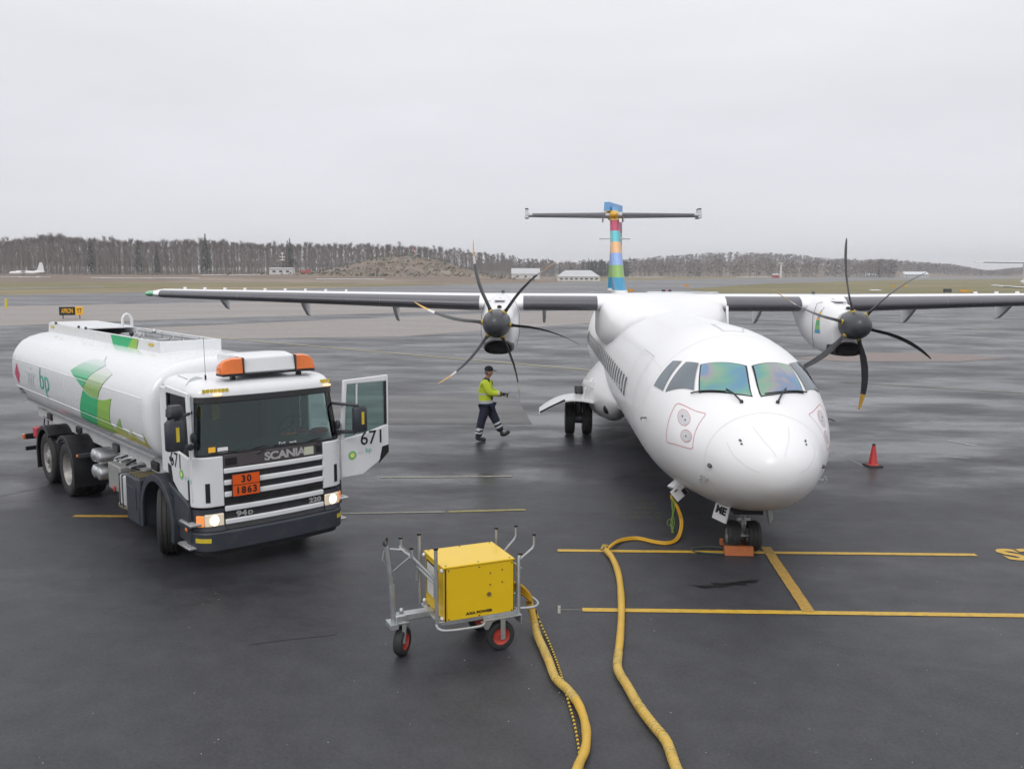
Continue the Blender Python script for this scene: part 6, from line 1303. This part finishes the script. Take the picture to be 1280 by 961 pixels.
PS = thing('person', 'worker in yellow high visibility jacket, navy trousers and black cap walking beside the propeller', 'person', (G(593, 551).x + .30, G(593, 551).y + .05, 0), .0)
SKN = mat('skin', (.42, .22, .15), .5, var=.1, vscale=10)
NAVY = mat('navy_cloth', (.018, .022, .045), .85, var=.25, vscale=12, bump=.2); NAVB = mat('navy_blue_panel', (.02, .04, .13), .8, var=.15); HIV = mat('hivis_yellow', (.66, .80, .05), .75, var=.08, vscale=8, bump=.2, emit=(.45, .8, .02), estr=.0); BAND = mat('reflective_band', (.62, .63, .62), .4, var=.08); BOOT_M = mat('boot_black', (.015, .015, .016), .5)
# body: pelvis, spine, neck, head, arms, legs in one surface
B = [(0, 0, .92, .13), (.0, 0, 1.10, .125), (-.02, 0, 1.30, .14), (-.01, 0, 1.46, .12), (.015, 0, 1.55, .06), (.045, 0, 1.615, .062), (.065, 0, 1.69, (.083, .092)), (.07, 0, 1.77, (.08, .088)), (.155, 0, 1.675, .022),
     (.0, -.17, 1.46, .06), (.10, -.22, 1.20, .045), (.34, -.14, 1.20, .032), (.40, -.11, 1.195, .03),
     (.0, .17, 1.46, .06), (.12, .21, 1.20, .045), (.34, .08, 1.14, .032), (.40, .05, 1.13, .03),
     (-.02, -.09, .84, .09), (-.12, -.10, .50, .06), (-.22, -.10, .12, .045), (.05, .09, .84, .09), (.20, .10, .53, .06), (.36, .10, .20, .045)]
E_ = [(0, 1), (1, 2), (2, 3), (3, 4), (4, 5), (5, 6), (6, 7), (6, 8), (3, 9), (9, 10), (10, 11), (11, 12), (3, 13), (13, 14), (14, 15), (15, 16), (0, 17), (17, 18), (18, 19), (0, 20), (20, 21), (21, 22)]
BD = skin('body', B, E_, 0, [SKN], parent=PS)
J = [(.0, 0, .80, (.20, .19)), (-.01, 0, 1.02, (.205, .19)), (-.03, 0, 1.26, (.225, .20)), (-.02, 0, 1.44, (.20, .15)), (0.01, 0, 1.565, .098), (-.01, -.19, 1.455, .112), (.085, -.245, 1.20, .100), (.385, -.12, 1.195, .065), (-.01, .19, 1.455, .112), (.10, .235, 1.20, .098), (.385, .06, 1.135, .065)]
def jp(c):
    if c.z > 1.56: return 1
    arm = c.x > .14 or abs(c.y) > .20
    if not arm or c.z < 1.08:
        if c.z < .95: return 2
        if c.z < .995: return 3
        if c.x > .09 and c.z < 1.22: return 2
        if 1.165 < c.z < 1.205: return 3
        if c.z > 1.50 and abs(c.y) > .08: return 1
    else:
        if .27 < c.x < .30: return 3
        if c.x > .34: return 1
    return 0
skin('jacket', J, [(0, 1), (1, 2), (2, 3), (3, 4), (3, 5), (5, 6), (6, 7), (3, 8), (8, 9), (9, 10)], 1, [HIV, NAVY, NAVB, BAND], jp, PS)
Tv = [(.0, 0, .93, .16), (-.02, -.085, .84, .14), (-.12, -.10, .52, .11), (-.21, -.10, .10, .095), (.05, .085, .84, .14), (.20, .10, .54, .11), (.365, .10, .19, .092)]
def tp_(c):
    a = Vector((-.12, -.10, .52)); 
    if c.x < .0 and c.z < .5:
        if .20 < c.z < .245 or .285 < c.z < .33: return 1
    if c.x > .12 and c.z < .5:
        d = (c - Vector((.20, .10, .54))).dot(Vector((.145, 0, -.305)).normalized())
        if .12 < d < .165 or .21 < d < .255: return 1
    return 0
skin('trousers', Tv, [(0, 1), (1, 2), (2, 3), (0, 4), (4, 5), (5, 6)], 0, [NAVY, BAND], tp_, PS)
skin('boot', [(-.22, -.10, .16, .07), (-.235, -.10, .072, .068), (-.13, -.10, .055, .056), (-.01, -.10, .046, .048)], [(0, 1), (1, 2), (2, 3)], 0, [BOOT_M], None, PS)
skin('boot', [(.355, .10, .22, .07), (.385, .10, .115, .066), (.475, .10, .155, .056), (.57, .10, .225, .046)], [(0, 1), (1, 2), (2, 3)], 0, [BOOT_M], None, PS)
def hand(w_, tgt, name='glove'):
    w_ = Vector(w_); V = [(*w_, .030), (*(w_ + Vector((.045, 0, -.004))), (.036, .022)), (*(w_ + Vector((.085, 0, -.01))), (.034, .018))]; E = [(0, 1), (1, 2)]
    g = skin(name, V, E, 0, [BLACK], None, PS, 2)
    for k, (dy, ln, dx) in enumerate(((-.030, .052, .085), (-.011, .062, .09), (.011, .058, .09), (.030, .046, .085), (-.03, .045, .03))):
        b0 = w_ + Vector((dx, dy, -.01))
        if k < 4: pts = [b0 - Vector((.02, 0, 0)), b0 + Vector((ln * .5, 0, -.006)), b0 + Vector((ln * .85, 0, -.03)), b0 + Vector((ln * .8, 0, -.052))]
        else: pts = [b0, b0 + Vector((.03, -.02, .008)), b0 + Vector((.06, -.015, .012))]
        skin('finger' if k < 4 else 'thumb', [(*p, .0095 - .001 * i) for i, p in enumerate(pts)], [(i, i + 1) for i in range(len(pts) - 1)], 0, [BLACK], None, g, 1)
hand((.38, -.12, 1.195), None); hand((.38, .06, 1.13), None)
mb = MB(); mb.sphere((.055, 0, 1.775), (.108, .09, .088), 20); mb.v = [v if v.z > 1.745 else Vector((v.x, v.y, 1.745)) for v in mb.v]; mb.prism([(.13, -.07, 1.752), (.235, -.045, 1.728), (.25, 0, 1.724), (.235, .045, 1.728), (.13, .07, 1.752)], (0, 0, .010)); obj('cap', mb, mat('cap_black', (.02, .02, .022), .8), PS, ang=60)
mb = MB(); [mb.sphere((.06, s_ * .085, 1.69), (.022, .012, .033), 8) for s_ in (-1, 1)]; obj('ear', mb, SKN, PS)
mb = MB(); [mb.sphere((.132, s_ * .033, 1.705), (.012, .014, .010), 8) for s_ in (-1, 1)]; mb.box((.140, 0, 1.648), (.012, .045, .007)); obj('face_features', mb, mat('face_dark', (.12, .05, .04), .5), PS)
mb = MB(); mb.sphere((.035, 0, 1.70), (.088, .088, .07), 14); mb.v = [v for v in mb.v]; obj('hair', mb, mat('short_grey_hair', (.16, .13, .11), .9), PS, ang=60)
px = PS.location; mb = MB(); mb.box((0, 0, 0), (.10, .06, .03)); mb.cyl((.04, 0, .0), (.075, .0, .07), .006, n=6); o = obj('handheld_tool', mb, DSTEEL, bevel=.005); o.location = px + Vector((.49, -.03, 1.175)); o.rotation_euler = (0, .25, .2); tag(o, 'small dark tool held in the gloved hands of the walking worker', 'tool')

# ================================================================= parts of a second aircraft at the right edge
A2 = thing('parked_airliner', 'second white aircraft at the right edge, only wingtip and tailplane tip in the frame', 'airliner', (AT(1322, 352, 148).x, 148, 0), -.05)
mb = MB(); mb.loft([[(r_ * math.cos(2 * math.pi * k / 24), y, 1.9 + zo + r_ * math.sin(2 * math.pi * k / 24)) for k in range(24)] for y, r_, zo in ((-8, .05, -.2), (-7.4, .6, -.1), (-6, 1.1, 0), (-4, 1.2, 0), (6, 1.2, 0), (9, .8, .4), (11.5, .2, .8))]); obj('fuselage', mb, ACW, A2, ang=60)
for nm, hs, y0, z0, z1, c0, c1, tc_ in (('wing', 10.6, -1.2, 1.3, 2.15, 2.6, 1.2, .14), ('tailplane', 9.0, 9.2, 6.0, 6.1, 1.8, 1.0, .12)):
    mb = MB(); mb.loft([[(s_ * hs, y0 + abs(s_) * .6 + a * lerp(1, 1, abs(s_)), lerp(z0, z1, abs(s_)) + b) for a, b in airfoil(lerp(c0, c1, abs(s_)), tc_, 12)] for s_ in (-1, -.5, 0, .5, 1)]); o = obj(nm, mb, ACW, A2, ang=50)
    mb = MB(); mb.loft([[(s_ * hs, y0 - .04 + abs(s_) * .6, lerp(z0, z1, abs(s_)) - .07), (s_ * hs, y0 - .08 + abs(s_) * .6, lerp(z0, z1, abs(s_)) + .02), (s_ * hs, y0 + .16 + abs(s_) * .6, lerp(z0, z1, abs(s_)) + .09 - .03), (s_ * hs, y0 + .16 + abs(s_) * .6, lerp(z0, z1, abs(s_)) - .12)] for s_ in (-.85, -.4, 0)]); obj('deicing_boot', mb, BOOT, o)
mb = MB(); mb.loft([[(-.15, y0, z), (.15, y0, z), (.05, y1, z), (-.05, y1, z)] for z, y0, y1 in ((2.6, 7.0, 11), (6.2, 9.2, 11.4))]); obj('tail_fin', mb, ACW, A2, bevel=.04)
for s_ in (-1, 1):
    mb = MB(); mb.lathe([(0, -2.4), (.3, -2.1), (.45, -1.2), (.5, 0), (.3, 1.8), (.05, 2.6)], (3.7 * s_, -1.2, 1.9), (0, 1, 0), 20); obj('engine_nacelle', mb, ACW, A2, ang=60)
    mb = MB(); mb.cyl((3.4 * s_, 0, 0), (3.4 * s_, 0, 1.6), .1); mb.cyl((3.2 * s_, 0, .4), (3.6 * s_, 0, .4), .4, n=20); obj('landing_gear', mb, RUBBER, A2)
mb = MB(); mb.cyl((0, -6, 0), (0, -6, 1), .07); mb.cyl((-.15, -6, .28), (.15, -6, .28), .28, n=18); obj('nose_gear', mb, RUBBER, A2)
# aircraft half hidden behind the bank at far left
p = AT(50, 342, 385); A3 = thing('parked_aircraft', 'distant white aircraft with tall tail fin half hidden behind the left bank', 'aircraft', (p.x, 385, hz(p.x, 385) - .6), 0)
mb = MB(); rg = [[(x, r_ * math.cos(2 * math.pi * k / 16), 1.3 + zo + r_ * math.sin(2 * math.pi * k / 16)) for k in range(16)] for x, r_, zo in ((-13.5, .1, -.2), (-12.5, .6, 0), (-9, .8, 0), (-3, .75, .05), (2, .25, .5))]; mb.loft(rg); obj('fuselage', mb, WHITE, A3, ang=60)
mb = MB(); mb.prism([(-3.2, -.1, 1.7), (-1.2, -.1, 2.6), (-.4, -.1, 4.2), (.0, -.1, 5.6), (1.0, -.1, 5.8), (1.6, -.1, 4.2), (1.9, -.1, 1.7)], (0, .25, 0)); obj('tail_fin', mb, WHITE, A3, bevel=.05)
mb = MB(); mb.box((-7, 0, 2.2), (1.8, 9, .2)); obj('wing', mb, WHITE, A3, bevel=.05)
# red vehicle near the hut
p = AT(382, 343, 385); V = thing('red_truck', 'small distant red vehicle parked beside the white equipment hut', 'truck', (p.x, 385, hz(p.x, 385)), 0)
mb = MB(); mb.box((0, 0, .9), (4.2, 1.8, 1.0)); mb.box((1.3, 0, 1.7), (1.4, 1.7, .8), taper=(.8, .9)); obj('body', mb, REDM, V, bevel=.08); mb = MB(); [mb.cyl((x, -.95, .35), (x, .95, .35), .35, n=12) for x in (-1.3, 1.3)]; obj('wheels', mb, RUBBER, V); bpy.data.objects[V.children[-1].name].name = 'wheel'
# ================================================================= damp air
hm = bpy.data.materials.new('haze_air'); hm.use_nodes = True; n = hm.node_tree; n.nodes.clear(); o_ = n.nodes.new('ShaderNodeOutputMaterial'); v_ = n.nodes.new('ShaderNodeVolumePrincipled'); v_.inputs['Color'].default_value = (.96, .965, 1, 1); v_.inputs['Density'].default_value = .00033; v_.inputs['Anisotropy'].default_value = .2
n.links.new(v_.outputs[0], o_.inputs['Volume'])
mb = MB(); mb.box((150, 1140, 24), (4300, 2440, 52)); hb = obj('haze', mb, hm, smooth=False); tag(hb, kind='stuff'); hb['label'] = 'thin grey haze over the airfield'
